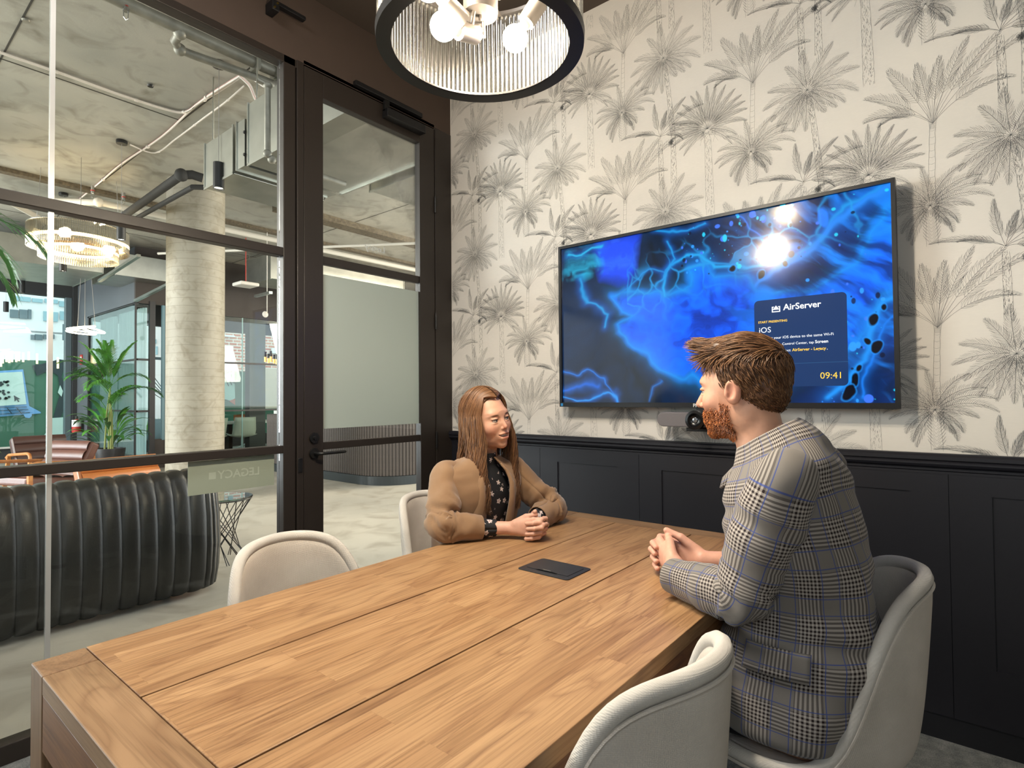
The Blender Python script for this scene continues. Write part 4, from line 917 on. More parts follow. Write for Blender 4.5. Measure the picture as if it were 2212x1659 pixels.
for px, py, lab in ((272, 25, 'chrome sprinkler head hanging off the main pipe at top'), (200, 418, 'sprinkler head with red ring far along the soffit'), (267, 432, 'sprinkler head on the far pipe above the chandelier')):
    c = onP(px, py, 2, ZC - .16 if py < 100 else 3.72); t_ = thing('sprinkler_head', lab, 'sprinkler', c)
    build('body', MB().cyl(c, c + Vector((0, 0, .09)), .018, 10), CHROME, t_, smooth=True); build('cap', MB().cyl(c + Vector((0, 0, .03)), c + Vector((0, 0, .04)), .022, 10), RED, t_)
    build('frame', MB().tube([c + Vector((-.014, 0, 0)), c + Vector((-.012, 0, -.04)), c + Vector((0, 0, -.055)), c + Vector((.012, 0, -.04)), c + Vector((.014, 0, 0))], .003, 6), CHROME, t_)
c = P(531, 615, 9.5); sd = thing('emergency_light', 'white flat ceiling device hanging from a red cable right of the column', 'device', c)
build('body', MB().obox(c, (1, 0, 0), (0, 1, 0), (0, 0, 1), .16, .16, .03), WHT, sd, bevel=.02); build('cord', MB().tube([c + Vector((0, 0, .03)), c + Vector((.0, 0, ZC - c.z))], .006, 6), RED, sd)
c = P(573, 679, 9.0); sd = thing('smoke_detector', 'round white detector on a thin rod right of the column', 'detector', c)
build('head', MB().lathe([(.0, -.03), (.03, -.02), (.05, 0), (.03, .02), (0, .02)], c, 16, 'y'), WHT, sd, smooth=True); build('rod', MB().cyl(c + Vector((.03, 0, 0)), c + Vector((.03, 0, ZC - c.z)), .006, 6), WHT, sd)
# hanging strip rails (cable tray bits) beyond the chandelier
for i, (a, b, d, lab) in enumerate((((215, 607), (300, 552), 9.0, 'galvanised angle rail under the wide flat duct'), ((292, 650), (368, 612), 9.5, 'pale hanger rail just left of the column'), ((118, 575), (165, 560), 8.5, 'short steel rail below the chandelier'), ((552, 640), (585, 632), 9.5, 'small steel bracket right of the column'))):
    build('hanger_rail', MB().bar(P(*a, d), P(*b, d - .9), .05, .04), GALV, label=lab, cat='rail')

# ------------------------------------------------------------------ lobby chandelier
cc = P(172, 520, 6.6); ch = thing('rod_chandelier', 'large round chandelier of hanging glass rods in the lobby', 'chandelier', cc)
CG = glass_mat('chandelier_glass', '#f6f2e6', 1.4, .15, .14)
for R_, z0, z1, n in ((.475, -.12, .13, 150), (.37, -.23, -.05, 100)):
    first = None
    for i in range(n):
        a = 2 * PI * i / n
        if first is None: first = build('glass_rod', MB().lathe([(.009, z0), (.009, z1)], (cc.x, cc.y, cc.z), 6), CG, ch, smooth=True); o = first
        else: o = first.copy(); COL.objects.link(o)
        o.location = (R_ * math.cos(a), R_ * math.sin(a), 0)
    build('ring', MB().tube([(cc.x + R_ * math.cos(a), cc.y + R_ * math.sin(a), cc.z + z1) for a in np.linspace(0, 2 * PI, 61)[:-1]], .008, 6, closed=True), CHROME, ch, smooth=True)
build('light_ring', MB().tube([(cc.x + .43 * math.cos(a), cc.y + .43 * math.sin(a), cc.z - .02) for a in np.linspace(0, 2 * PI, 61)[:-1]], .018, 8, closed=True), mat('chandelier_glow', '#fff0d0', .4, emit='#ffe0ae', estr=16), ch, smooth=True)
build('light_ring', MB().tube([(cc.x + .31 * math.cos(a), cc.y + .31 * math.sin(a), cc.z - .12) for a in np.linspace(0, 2 * PI, 61)[:-1]], .014, 8, closed=True), mat('chandelier_glow', '#fff0d0'), ch, smooth=True)
build('canopy', MB().lathe([(.25, -.02), (.26, 0), (.25, .03)], cc + Vector((0, 0, -.06)), 30), mat('brass_dark', '#6e5230', .4, .8), ch, smooth=True)
for k in range(3):
    a = 2.1 * k + .3; build('wire', MB().cyl(cc + Vector((.46 * math.cos(a), .46 * math.sin(a), .13)), cc + Vector((.46 * math.cos(a) * .9, .46 * math.sin(a) * .9, ZC - cc.z)), .003, 5), CHROME, ch)
# ring pendants
rc = P(183, 712, 9.6); rl = thing('ring_light', 'cluster of glowing ring lights hung on thin wires by the glass box', 'lamp', rc)
RG = mat('ring_glow', '#fff4e0', .4, emit='#ffeccc', estr=9)
for dx, dy, dz, r_, tilt in ((-.05, 0, .03, .19, .35), (.12, 0, 0, .16, -.45), (-.04, .03, -.05, .20, -.15)):
    build('ring', MB().tube([rc + Vector((dx + r_ * math.cos(a), dy + r_ * math.sin(a), dz + tilt * r_ * math.cos(a) * .5)) for a in np.linspace(0, 2 * PI, 49)[:-1]], .013, 8, closed=True), RG, rl, smooth=True)
for dx in (-.1, .0, .15): build('wire', MB().cyl(rc + Vector((dx, 0, .05)), rc + Vector((dx * .3, 0, ZC - rc.z)), .004, 5), mat('grey_cord', '#8a8782'), rl)
# tubes
tcn = thing('mirrored_tubes', 'cluster of slim glowing gold tubes standing in for a lamp mirrored in the left window', 'lamp', P(50, 790, 13)); TG = mat('tube_glow', '#ffe2b0', .4, emit='#ffdca8', estr=2.2)  # gold tubes model a reflection in the facade glass, not a hung lamp
for px, y0, y1 in ((2, 764, 792), (6, 760, 785), (14, 758, 782), (20, 758, 784), (26, 758, 782), (35, 760, 782), (41, 760, 780), (50, 762, 782), (62, 760, 778), (80, 764, 786), (125, 772, 796), (-8, 760, 790)):
    build('tube', MB().cyl(P(px, y1, 13), P(px, y0, 13), .02, 8), TG, tcn, smooth=True)
tcn = thing('tube_cluster', 'cluster of dark tubes with gold tips hanging over the bar right of the column', 'lamp', P(600, 770, 10))
for px, y0, y1 in ((573, 760, 782), (580, 764, 784), (585, 758, 782), (592, 766, 785), (598, 765, 787), (605, 762, 784), (612, 760, 784), (609, 768, 780)):
    build('tube', MB().cyl(P(px, y0, 9.5), P(px, (y0 + y1) / 2, 9.5), .02, 8), BLACK, tcn, smooth=True); build('tip', MB().cyl(P(px, (y0 + y1) / 2, 9.5), P(px, y1, 9.5), .02, 8), mat('gold_tip', '#caa266', .35, .7, emit='#ffb860', estr=.6), tcn, smooth=True)
# ------------------------------------------------------------------ channel-back sofa
LEATH = mat('black_leather', '#1d1d1c', .36, vary=.10, vscale=9, bump=.10, bscale=120, spec=.6)
so = thing('leather_sofa', 'long black leather sofa with vertical channel stitching, seen from behind', 'sofa', (.5, 4.1, 0))
prof = [(3.87, .02), (3.815, .045), (3.79, .15), (3.775, .32), (3.785, .50), (3.81, .64), (3.85, .735), (3.91, .785), (3.98, .79), (4.05, .755), (4.08, .68), (4.09, .55), (4.09, .44)]
wch = .0925; n0 = 26; right = 1.665
def channel(x0, x1, shift=0, drop=0):
    pts = []; K = 9
    for j, (y, z) in enumerate(prof):
        p = prof[max(0, j - 1)]; q = prof[min(len(prof) - 1, j + 1)]; ty, tz = q[0] - p[0], q[1] - p[1]; l = math.hypot(ty, tz); ny, nz_ = -tz / l, ty / l
        for i in range(K):
            s_ = i / (K - 1) * 2 - 1; h_ = .014 * (math.sqrt(max(0, 1 - s_ ** 2 * .98)) - 1) + .004
            pts.append((x0 + (x1 - x0) * i / (K - 1), y + ny * h_ + shift, z + nz_ * h_ - drop * z))
    return MB().grid(pts, K, len(prof))
for i in range(n0):
    x1 = right - .09 - i * wch; x0 = x1 - wch
    build('channel', channel(x0, x1), LEATH, so, smooth=True, auto=False)
# rounded end
for k in range(6):
    a0, a1 = k / 6 * PI / 2, (k + 1) / 6 * PI / 2; K = 7; pts = []
    for j, (y, z) in enumerate(prof[:10]):
        off = (4.10 - y)
        for i in range(K):
            a = a0 + (a1 - a0) * i / (K - 1); s_ = i / (K - 1) * 2 - 1; b_ = .014 * (math.sqrt(max(0, 1 - s_ ** 2 * .98)) - 1); r_ = max(.0, off + b_)
            pts.append((right - .09 + r_ * math.sin(a) * .52, 4.10 - r_ * math.cos(a), z))
    build('channel', MB().grid(pts, K, 10), LEATH, so, smooth=True, auto=False)
build('seat', MB().box(-.75, 1.6, 4.08, 4.72, .12, .43), LEATH, so, bevel=.05, seg=4)
build('backing', MB().box(-.75, 1.60, 3.86, 4.08, .06, .70), LEATH, so, bevel=.03)
for x in (-.6, 1.4): 
    for y in (3.95, 4.6): build('foot', MB().cyl((x, y, 0), (x, y, .10), .02, 10), BLACK, so)

# ------------------------------------------------------------------ lounge chairs
OAK = wood_mat('oiled_oak', 0, ('#b0703c', '#8e5327', '#c48a50'), staves=False)
def lounge(label, lmat, loc, rz):
    t_ = thing('lounge_chair', label, 'armchair', (0, 0, 0), 'low leather lounge chairs with oak arms')
    for s in (-1, 1):
        x = s * .36
        build('arm', MB().tube([(x, -.36, .44), (x, -.37, .50), (x, -.34, .535), (x, -.28, .545), (x, .30, .50), (x, .38, .46)], .020, 10), OAK, t_, smooth=True)
        build('leg', MB().bar((x, -.36, .45), (x, -.35, 0), .045, .035), OAK, t_, bevel=.004); build('leg', MB().bar((x, .30, .50), (x, .46, 0), .045, .035), OAK, t_, bevel=.004)
        build('side_rail', MB().bar((x, -.35, .20), (x, .40, .16), .03, .06), OAK, t_, bevel=.004)
    for y, z in ((-.34, .2), (.36, .17)): build('cross_rail', MB().bar((-.36, y, z), (.36, y, z), .03, .05), OAK, t_, bevel=.004)
    def slab(a, b, th, n, nm, capm=None):
        a, b = Vector(a), Vector(b); d = (b - a) / n; nrm = Vector((0, -d.z, d.y)).normalized() 
        if nrm.z < 0 and nm == 'seat': nrm = -nrm
        base = build(nm, MB().obox((a + b) / 2 - nrm * th * .1, (1, 0, 0), d, nrm, .315, (b - a).length / 2, th * .5), lmat, t_, bevel=.03, seg=3)
        for i in range(n):
            c = a + d * (i + .5); pr_ = []
            for x in np.linspace(-.30, .30, 7):
                for k in range(9):
                    an = PI * k / 8 - PI / 2; pr_.append(c + Vector((x, 0, 0)) + d * .5 * math.sin(an) + nrm * (th * .4 + .035 * math.cos(an) * (1 - .25 * (x / .30) ** 4)))
            build('roll', MB().grid(pr_, 9, 7), lmat, base, smooth=True, auto=False)
        return base
    slab((0, -.36, .36), (0, .22, .28), .10, 3, 'seat'); 
    slab((0, .20, .28), (0, .42, .72), .12, 4, 'backrest')
    t_.location = loc; t_.rotation_euler = (0, 0, rz); return t_
L1 = mat('aged_brown_leather', '#5e3a30', .38, vary=.15, vscale=6, bump=.1, bscale=60); L2 = mat('tan_leather', '#b06a35', .34, vary=.10, vscale=6, bump=.1, bscale=60)
L0 = mat('dark_brown_leather', '#47302c', .38, vary=.15, vscale=6)
lounge('dark brown leather lounge chair facing the glass, farthest of the three', L0, (2.05, 9.9, 0), .15)
lounge('brown leather lounge chair turned sideways with oak arm towards the glass', L1, (1.65, 8.45, 0), -1.15)
lounge('tan leather lounge chair just behind the black sofa', L2, (1.72, 5.45, 0), .12)

# ------------------------------------------------------------------ wire side table
sx_, sy_ = 1.98, 4.46
st = thing('wire_side_table', 'small round glass side table on black wire legs beside the sofa', 'table', (sx_, sy_, 0))
build('tabletop', MB().lathe([(.195, .485), (.20, .489), (.195, .495)], (sx_, sy_, 0), 40), glass_mat('table_glass', '#bfe6dc', 1.2, 0, .12), st, smooth=True)
build('rim', MB().tube([(sx_ + .19 * math.cos(a), sy_ + .19 * math.sin(a), .478) for a in np.linspace(0, 2 * PI, 41)[:-1]], .005, 6, closed=True), BLACK, st, smooth=True)
for i in range(9):
    a = 2 * PI * i / 9; b = a + 2.35
    for da in (-.16, .16):
        build('leg', MB().cyl((sx_ + .19 * math.cos(a + da), sy_ + .19 * math.sin(a + da), .478), (sx_ + .17 * math.cos(b + da * .3), sy_ + .17 * math.sin(b + da * .3), .004), .0035, 6), BLACK, st, smooth=True)

# ------------------------------------------------------------------ plants
FR = mat('palm_green', '#4d8a35', .45, vary=.3, vscale=9); FR2 = mat('deep_green', '#2f6128', .45, vary=.3, vscale=9); STEM = mat('palm_stem', '#8a9450', .6)
def frond(rng, base, az, L, rise, droop, wid, n, par, m_, nm='frond', leafw=.012):
    pts = []; d = Vector((math.cos(az), math.sin(az), 0)); p = Vector(base); K = 14; el = rise
    dirs = []
    for i in range(K + 1):
        pts.append(p.copy()); dr = d * math.cos(el) + Vector((0, 0, math.sin(el))); dirs.append(dr); p = p + dr * L / K; el -= droop / K * (.4 + 1.2 * i / K)
    mb = MB(); mb.tube(pts, list(np.linspace(.005, .0015, K + 1)), 5)
    sdv = d.cross(Vector((0, 0, 1))).normalized()
    for j in range(n):
        t = .28 + .72 * j / (n - 1); k = min(K - 1, int(t * K)); f_ = t * K - k; c = pts[k].lerp(pts[k + 1], f_); dr = dirs[k]
        ll = wid * math.sin(PI * min(1, .25 + t * .72)) ** .7 * rng.uniform(.85, 1.1)
        for s in (-1, 1):
            ang = 1.0 - .65 * t; v = (dr * math.cos(ang) + sdv * s * math.sin(ang)).normalized(); up = Vector((0, 0, 1))
            m1 = c + v * ll * .5 + up * ll * .06; e = c + v * ll - up * ll * rng.uniform(.1, .35); sw = v.cross(up).normalized() * leafw / 2 if abs(v.z) < .98 else sdv * leafw / 2
            mb.add([c + sw * .4, c - sw * .4, m1 + sw, m1 - sw, e], [(0, 1, 3, 2), (2, 3, 4)])
    return build(nm, mb, m_, par, fix=False)
def leafblade(rng, base, az, L, w, rise, droop, par, m_, nm='leaf'):
    K = 8; pts = []; p = Vector(base); d = Vector((math.cos(az), math.sin(az), 0)); el = rise; sdv = d.cross(Vector((0, 0, 1))).normalized()
    for i in range(K + 1):
        t = i / K; ww = w * (math.sin(PI * max(0, (t - .2) / .8)) ** .7 if t > .2 else .06) / 2 + .001; dr = d * math.cos(el) + Vector((0, 0, math.sin(el))); nn = dr.cross(sdv)
        pts += [p - sdv * ww + nn * -ww * .25, p, p + sdv * ww + nn * -ww * .25]; p = p + dr * L / K; el -= droop / K * (.3 + 1.4 * t)
    return build(nm, MB().grid(pts, 3, K + 1), m_, par, smooth=True, auto=False, fix=False)
rng = random.Random(11)
pc = (3.05, 11.05)
pp_ = thing('potted_palm', 'tall green palm in a black pot in front of the glass meeting box', 'plant', (pc[0], pc[1], 0))
build('pot', MB().lathe([(.14, 0), (.17, .02), (.225, .42), (.225, .44), (.20, .44), (.20, .40)], (*pc, 0), 28), mat('pot_black', '#2a2a2d', .3), pp_, smooth=True)
build('soil', MB().lathe([(.0, .405), (.205, .405)], (*pc, 0), 24, caps=False), mat('soil', '#2b2119', .95), pp_)
cam_az = math.atan2(.77, -.63)
for i in range(15):
    az = rng.uniform(0, 2 * PI); zb = rng.uniform(.9, 1.5); b_ = (pc[0] + rng.uniform(-.06, .06), pc[1] + rng.uniform(-.06, .06), zb)
    frond(rng, b_, az, rng.uniform(.65, .95), rng.uniform(.8, 1.35), rng.uniform(1.3, 2.2), rng.uniform(.22, .30), 24, pp_, FR if i % 3 else FR2, leafw=.026)
for az, r_ in ((2.0, 1.5), (2.6, 1.35), (-.6, 1.4), (1.2, 1.5), (-2.0, 1.3)): frond(rng, (pc[0], pc[1], 1.35), az, .95, r_, .7, .26, 26, pp_, FR, leafw=.028)
for i in range(7):
    a = rng.uniform(0, 6.28); build('stem', MB().tube([(pc[0] + .08 * math.cos(a), pc[1] + .08 * math.sin(a), .40), (pc[0] + .05 * math.cos(a), pc[1] + .05 * math.sin(a), 1.0), (pc[0], pc[1], 1.45)], [.012, .010, .006], 7), STEM, pp_, smooth=True)
for i in range(46):
    a = rng.uniform(0, 6.28); leafblade(rng, (pc[0] + .13 * math.cos(a), pc[1] + .13 * math.sin(a), rng.uniform(.42, .85)), a, rng.uniform(.35, .6), .085, rng.uniform(.5, 1.3), rng.uniform(1.2, 2.2), pp_, FR if i % 2 else FR2)
# plant at the left edge of the glass
pl = thing('corner_palm', 'dark green palm reaching in from the left edge of the glass', 'plant', (.05, 5.6, 0)); b0 = Vector((.05, 5.6, 0))
build('pot', MB().lathe([(.2, 0), (.24, .5), (.22, .5), (.21, .45)], b0, 24), mat('pot_black', '#2a2a2d'), pl, smooth=True)
build('stem', MB().tube([b0 + Vector((0, 0, .4)), b0 + Vector((0, 0, 1.6)), b0 + Vector((.02, 0, 2.35))], [.03, .025, .012], 8), STEM, pl, smooth=True)
for az, rs, L_ in ((-.1, .75, 1.25), (.25, .45, 1.15), (-.5, .5, 1.1), (.9, .9, 1.0), (2.2, .8, 1.2), (3.4, .7, 1.2), (4.4, .7, 1.1)): frond(rng, b0 + Vector((.0, 0, 2.3)), az, L_, rs, 2.1, .34, 22, pl, FR2, leafw=.022)
for az, rs, L_, z in ((.1, .55, .75, 1.15), (-.35, .3, .8, 1.0), (-.15, .1, .75, .85), (.5, .6, .7, 1.05), (-.8, .5, .7, .9), (3, .6, .7, 1.0)): leafblade(rng, b0 + Vector((.1, 0, z)), az, L_, .13, rs, 1.7, pl, mat('broad_leaf', '#54702c', .4, vary=.3, vscale=5))

# ------------------------------------------------------------------ reception counter with fluted front
rc_ = thing('reception_counter', 'rounded reception counter with dark fluted cladding and white top', 'counter', (5.6, 7.6, 0))
xl, yf, R_, yb, xr = 4.93, 6.22, .62, 9.45, 8.2
path = [(xl, yb)]; 
npt = int((yb - yf - R_) / .046)
path = [(xl, yb - (yb - yf - R_) * i / npt) for i in range(npt)]
na = int(PI / 2 * R_ / .046); path += [(xl + R_ - R_ * math.cos(PI / 2 * i / na), yf + R_ - R_ * math.sin(PI / 2 * i / na)) for i in range(na)]
nf = 45; path += [(xl + R_ + i * .046, yf) for i in range(nf)]
def offs(path, d):
    o = []
    for i, p in enumerate(path):
        a = path[max(0, i - 1)]; b = path[min(len(path) - 1, i + 1)]; tx, ty = b[0] - a[0], b[1] - a[1]; l = math.hypot(tx, ty); o.append((p[0] + ty / l * d, p[1] - tx / l * d))
    return o
FL = mat('fluted_cladding', '#4f4742', .6, vary=.1, vscale=20)
fl0 = None
for i, (x, y) in enumerate(path):
    if fl0 is None:
        fl0 = build('flute', MB().tube([(rc_.location.x, rc_.location.y, .13), (rc_.location.x, rc_.location.y, .96)], .0235, 8), FL, rc_, smooth=True); o = fl0
    else: o = fl0.copy(); COL.objects.link(o)
    o.location = (x - rc_.location.x, y - rc_.location.y, 0)
def band(d, z0, z1): 
    q = offs(path, d); inn = [(8.2, yb)] 
    return [p for p in q] + [(q[-1][0], yb)]
build('core', MB().prism(band(.012, 0, 0), (0, 0, .13), (1, 0, 0), (0, 1, 0), (0, 0, .84)), mat('core_dark', '#2c2724', .7), rc_, fix=True)
build('kickboard', MB().prism(band(.03, 0, 0), (0, 0, 0), (1, 0, 0), (0, 1, 0), (0, 0, .125)), mat('kick_grey', '#2f3538', .3), rc_)
build('counter_top', MB().prism(band(-.10, 0, 0), (0, 0, .97), (1, 0, 0), (0, 1, 0), (0, 0, .055)), mat('white_stone', '#d8d8d4', .3), rc_)
lp = thing('laptop', 'dark open laptop on the end of the reception counter', 'laptop', (5.15, 8.95, 1.03))
build('base', MB().box(5.0, 5.3, 8.7, 9.1, 1.025, 1.04), BLACK, lp, bevel=.003); build('screen', MB().bar((5.28, 8.9, 1.04), (5.40, 8.9, 1.26), .40, .01), mat('laptop_grey', '#6a7a86', .3), lp)
struct('floor_mat', MB().box(5.45, 6.6, 5.95, 6.18, -.002, .004).box(5.9, 7.0, 5.7, 5.98, -.002, .005), mat('pale_tile', '#dcd8cc', .4))

# ------------------------------------------------------------------ far meeting table and chairs
ft = thing('long_white_table', 'long white table seen behind the column on the right', 'table', (6.2, 12.6, 0))
build('tabletop', MB().box(5.35, 8.4, 12.0, 12.9, .70, .735), WHITEP, ft, bevel=.004)
for x in (5.5, 8.2): build('leg', MB().box(x, x + .08, 12.2, 12.7, 0, .70), BLACK, ft)
SHW = mat('shell_cream', '#cfcabc', .6); SHO = mat('shell_orange', '#b5713f', .6); STW = mat('star_white', '#cfd4d2', .4)
def farchair(label, m_, loc, rz):
    t_ = thing('swivel_chair', label, 'chair', (0, 0, 0), 'shell chairs round the far white table')
    pts = []
    for v in np.linspace(0, 1, 10):
        for u in np.linspace(-1, 1, 9):
            if v < .5: y = -.22 + .42 * v * 2; z = .45 - .03 * math.sin(v * 2 * PI) + .05 * u ** 2
            else: w_ = (v - .5) * 2; y = .20 + .08 * w_; z = .45 + .40 * w_; y -= .10 * u ** 2
            pts.append((u * (.25 - .04 * max(0, v - .5) * 2 * abs(u)), y, z))
    o = build('shell', MB().grid(pts, 9, 10), m_, t_, smooth=True, auto=False); s_ = o.modifiers.new('s', 'SOLIDIFY'); s_.thickness = .02
    build('stem', MB().cyl((0, 0, .14), (0, 0, .43), .025, 10), STW, t_)
    for k in range(4): a = PI / 4 + k * PI / 2; build('leg', MB().tube([(0, 0, .16), (.30 * math.cos(a), .30 * math.sin(a), .015)], [.022, .014], 8), STW, t_, smooth=True)
    t_.location = loc; t_.rotation_euler = (0, 0, rz)
farchair('cream shell chair with white star base, backed to the glass, right of the column', SHW, (5.62, 11.85 - .0, 0), PI - .1)
farchair('cream shell chair half hidden by the column', SHW, (4.98, 11.75, 0), PI + .5)
farchair('orange shell chair across the far white table, facing the cream ones', SHO, (6.45, 13.4, 0), .2)
farchair('orange shell chair behind the white table near the column', SHO, (5.75, 13.5, 0), -.2)
farchair('grey blue shell chair inside the glass box left of the column', mat('shell_blue', '#7d96a0', .6), (4.30, 12.6, 0), PI)
# extinguisher and sign
fx = thing('fire_extinguisher', 'red fire extinguisher standing at the dark wall by the left window', 'extinguisher', (3.40, 14.55, .5)); c = Vector((3.42, 14.4, 0)); q0, q1 = onP(165, 934, 0, 3.40), onP(165, 905, 0, 3.40); c = Vector((3.40, q0.y, 0))
build('cylinder', MB().lathe([(.075, q0.z), (.08, q0.z + .02), (.08, q1.z - .04), (.03, q1.z)], c, 16), RED, fx, smooth=True); build('valve', MB().cyl(c + Vector((0, 0, q1.z)), c + Vector((0, 0, q1.z + .06)), .025, 8), BLACK, fx); build('bracket', MB().box(3.46, 3.52, q0.y - .03, q0.y + .03, q0.z, q0.z + .3), BLACK, fx)
build('label_band', MB().lathe([(.081, q0.z + .12), (.081, q0.z + .26)], c, 16, caps=False), WHITEP, fx, smooth=True)
sg2 = thing('extinguisher_sign', 'small red and white sign on the slate wall above the extinguisher', 'sign', (3.515, 14.5, 2)); a, b = onP(173, 788, 0, 3.512), onP(178, 766, 0, 3.512)
build('panel', MB().box(3.505, 3.519, min(a.y, b.y), max(a.y, b.y), a.z, b.z), RED, sg2); build('symbol', MB().box(3.502, 3.506, min(a.y, b.y) + .03, max(a.y, b.y) - .03, a.z + .12, b.z - .04), WHITEP, sg2)
# ------------------------------------------------------------------ upholstered tub chairs
def fabric(name, c1, c2):
    m = mat(name, c1, .95, color2=c2, vscale=9, detail=5, sheen=.15); nt = m.node_tree; N = nt.nodes; L = nt.links; b = N['Principled BSDF']
    tc = N.new('ShaderNodeTexCoord'); wv = N.new('ShaderNodeTexWave'); wv.inputs['Scale'].default_value = 120; wv.inputs['Distortion'].default_value = 1.5; wv.bands_direction = 'Z'; wv.inputs['Detail Scale'].default_value = 40
    L.new(tc.outputs['Object'], wv.inputs[0]); w2 = N.new('ShaderNodeTexWave'); w2.inputs['Scale'].default_value = 120; w2.bands_direction = 'X'; w2.inputs['Distortion'].default_value = 1.5; L.new(tc.outputs['Object'], w2.inputs[0])
    ad = N.new('ShaderNodeMath'); ad.operation = 'ADD'; L.new(wv.outputs[1], ad.inputs[0]); L.new(w2.outputs[1], ad.inputs[1])
    bp = N.new('ShaderNodeBump'); bp.inputs['Strength'].default_value = .4; bp.inputs['Distance'].default_value = .0018; L.new(ad.outputs[0], bp.inputs['Height']); L.new(bp.outputs[0], b.inputs['Normal'])
    return m
FAB = fabric('oatmeal_fabric', '#d0c8bd', '#bcb4a8'); FABR = fabric('welt_fabric', '#cdc8bf', '#b9b4ab')
CHW = mat('chair_white', '#cfcfcb', .35)
def rim(th):
    """shell rim for the angle th measured from the middle of the back: x, y, z"""
    th = (th + PI) % (2 * PI) - PI; a = abs(th); c = math.cos(th)
    zr = .455 + .387 / (1 + math.exp((a - 1.14) * 7.4)) * (1 - .061 * min(a, 1.6) ** 2); zr -= .012 * (1 - math.exp(-max(0, a - 2.3)))
    rx = .224; ry = .262 if c > 0 else .235
    return (rx * math.sin(th) * (1 - .05 * (c > 0) * c), -ry * c * (1 if c > 0 else 1.0), zr)
def tub_chair(label, group='upholstered tub chairs round the meeting table'):
    t_ = thing('meeting_chair', label, 'chair', (0, 0, 0), group)
    nth, nv = 72, 22; pts = []
    for j in range(nv):
        v = j / (nv - 1)
        for i in range(nth):
            th = 2 * PI * i / nth; X, Y, Z = rim(th); sx, sy = X * .84, Y * (.80 if Y < 0 else .97)
            if v < .5: q = v / .5; pts.append((sx * q, sy * q, .428 + .020 * q ** 3 - .006 * (sy * q > .15) * 1))
            else:
                s_ = (v - .5) / .5; e = s_ ** .55; pts.append((sx + (X - sx) * e, sy + (Y - sy) * e, .448 + (Z - .448) * s_ ** 1.25))
    mb = MB(); mb.grid(pts, nth, nv, wrap=True)
    o = build('shell', mb, FAB, t_, smooth=True, auto=False); s_ = o.modifiers.new('s', 'SOLIDIFY'); s_.thickness = .030; s_.offset = 0
    sb = o.modifiers.new('b', 'SUBSURF'); sb.levels = 1; sb.render_levels = 1
    rp = [rim(2 * PI * i / 96) for i in range(96)]
    build('welt', MB().tube([(p[0], p[1], p[2] + .002) for p in rp], .0155, 8, closed=True), FABR, t_, smooth=True)
    build('piping', MB().tube([(p[0] * 1.055, p[1] * 1.055, p[2] - .012) for p in rp], .0035, 6, closed=True), FAB, t_, smooth=True)
    build('stem', MB().lathe([(.05, .40), (.032, .385), (.032, .30), (.026, .295), (.026, .09), (.035, .075), (.035, .06)], (0, 0, 0), 20), CHW, t_, smooth=True)
    build('collar', MB().lathe([(.034, .322), (.035, .326), (.035, .338), (.034, .342)], (0, 0, 0), 20), BLACKP, t_, smooth=True, label='black ring round the white stem')
    for k in range(4):
        a = PI / 4 + k * PI / 2; c_, s2 = math.cos(a), math.sin(a)
        lg = build('leg', MB().tube([(0, 0, .085), (.12 * c_, .12 * s2, .085), (.30 * c_, .30 * s2, .058)], [.026, .020, .014], 10), CHW, t_, smooth=True)
        build('caster', MB().lathe([(.022, -.012), (.026, -.008), (.026, .008), (.022, .012)], (.30 * c_, .30 * s2, .027), 14, 'x'), mat('caster_grey', '#8d8d8a', .5), lg, smooth=True)
    return t_
ch0 = tub_chair('oatmeal tub chair in front, tucked under the near side of the table')
ch0.location = (.873, .568, 0); ch0.rotation_euler = (0, 0, math.radians(-4.3))
dup(ch0, (1.509, .342, 0), math.radians(16.8), 'oatmeal tub chair the man in the checked blazer sits on')
dup(ch0, (1.595, 1.53, 0), PI + .12, 'oatmeal tub chair the woman in the camel blazer sits on')
dup(ch0, (.85, 1.30, 0), PI + .05, 'empty oatmeal tub chair across the table, by the glass wall')
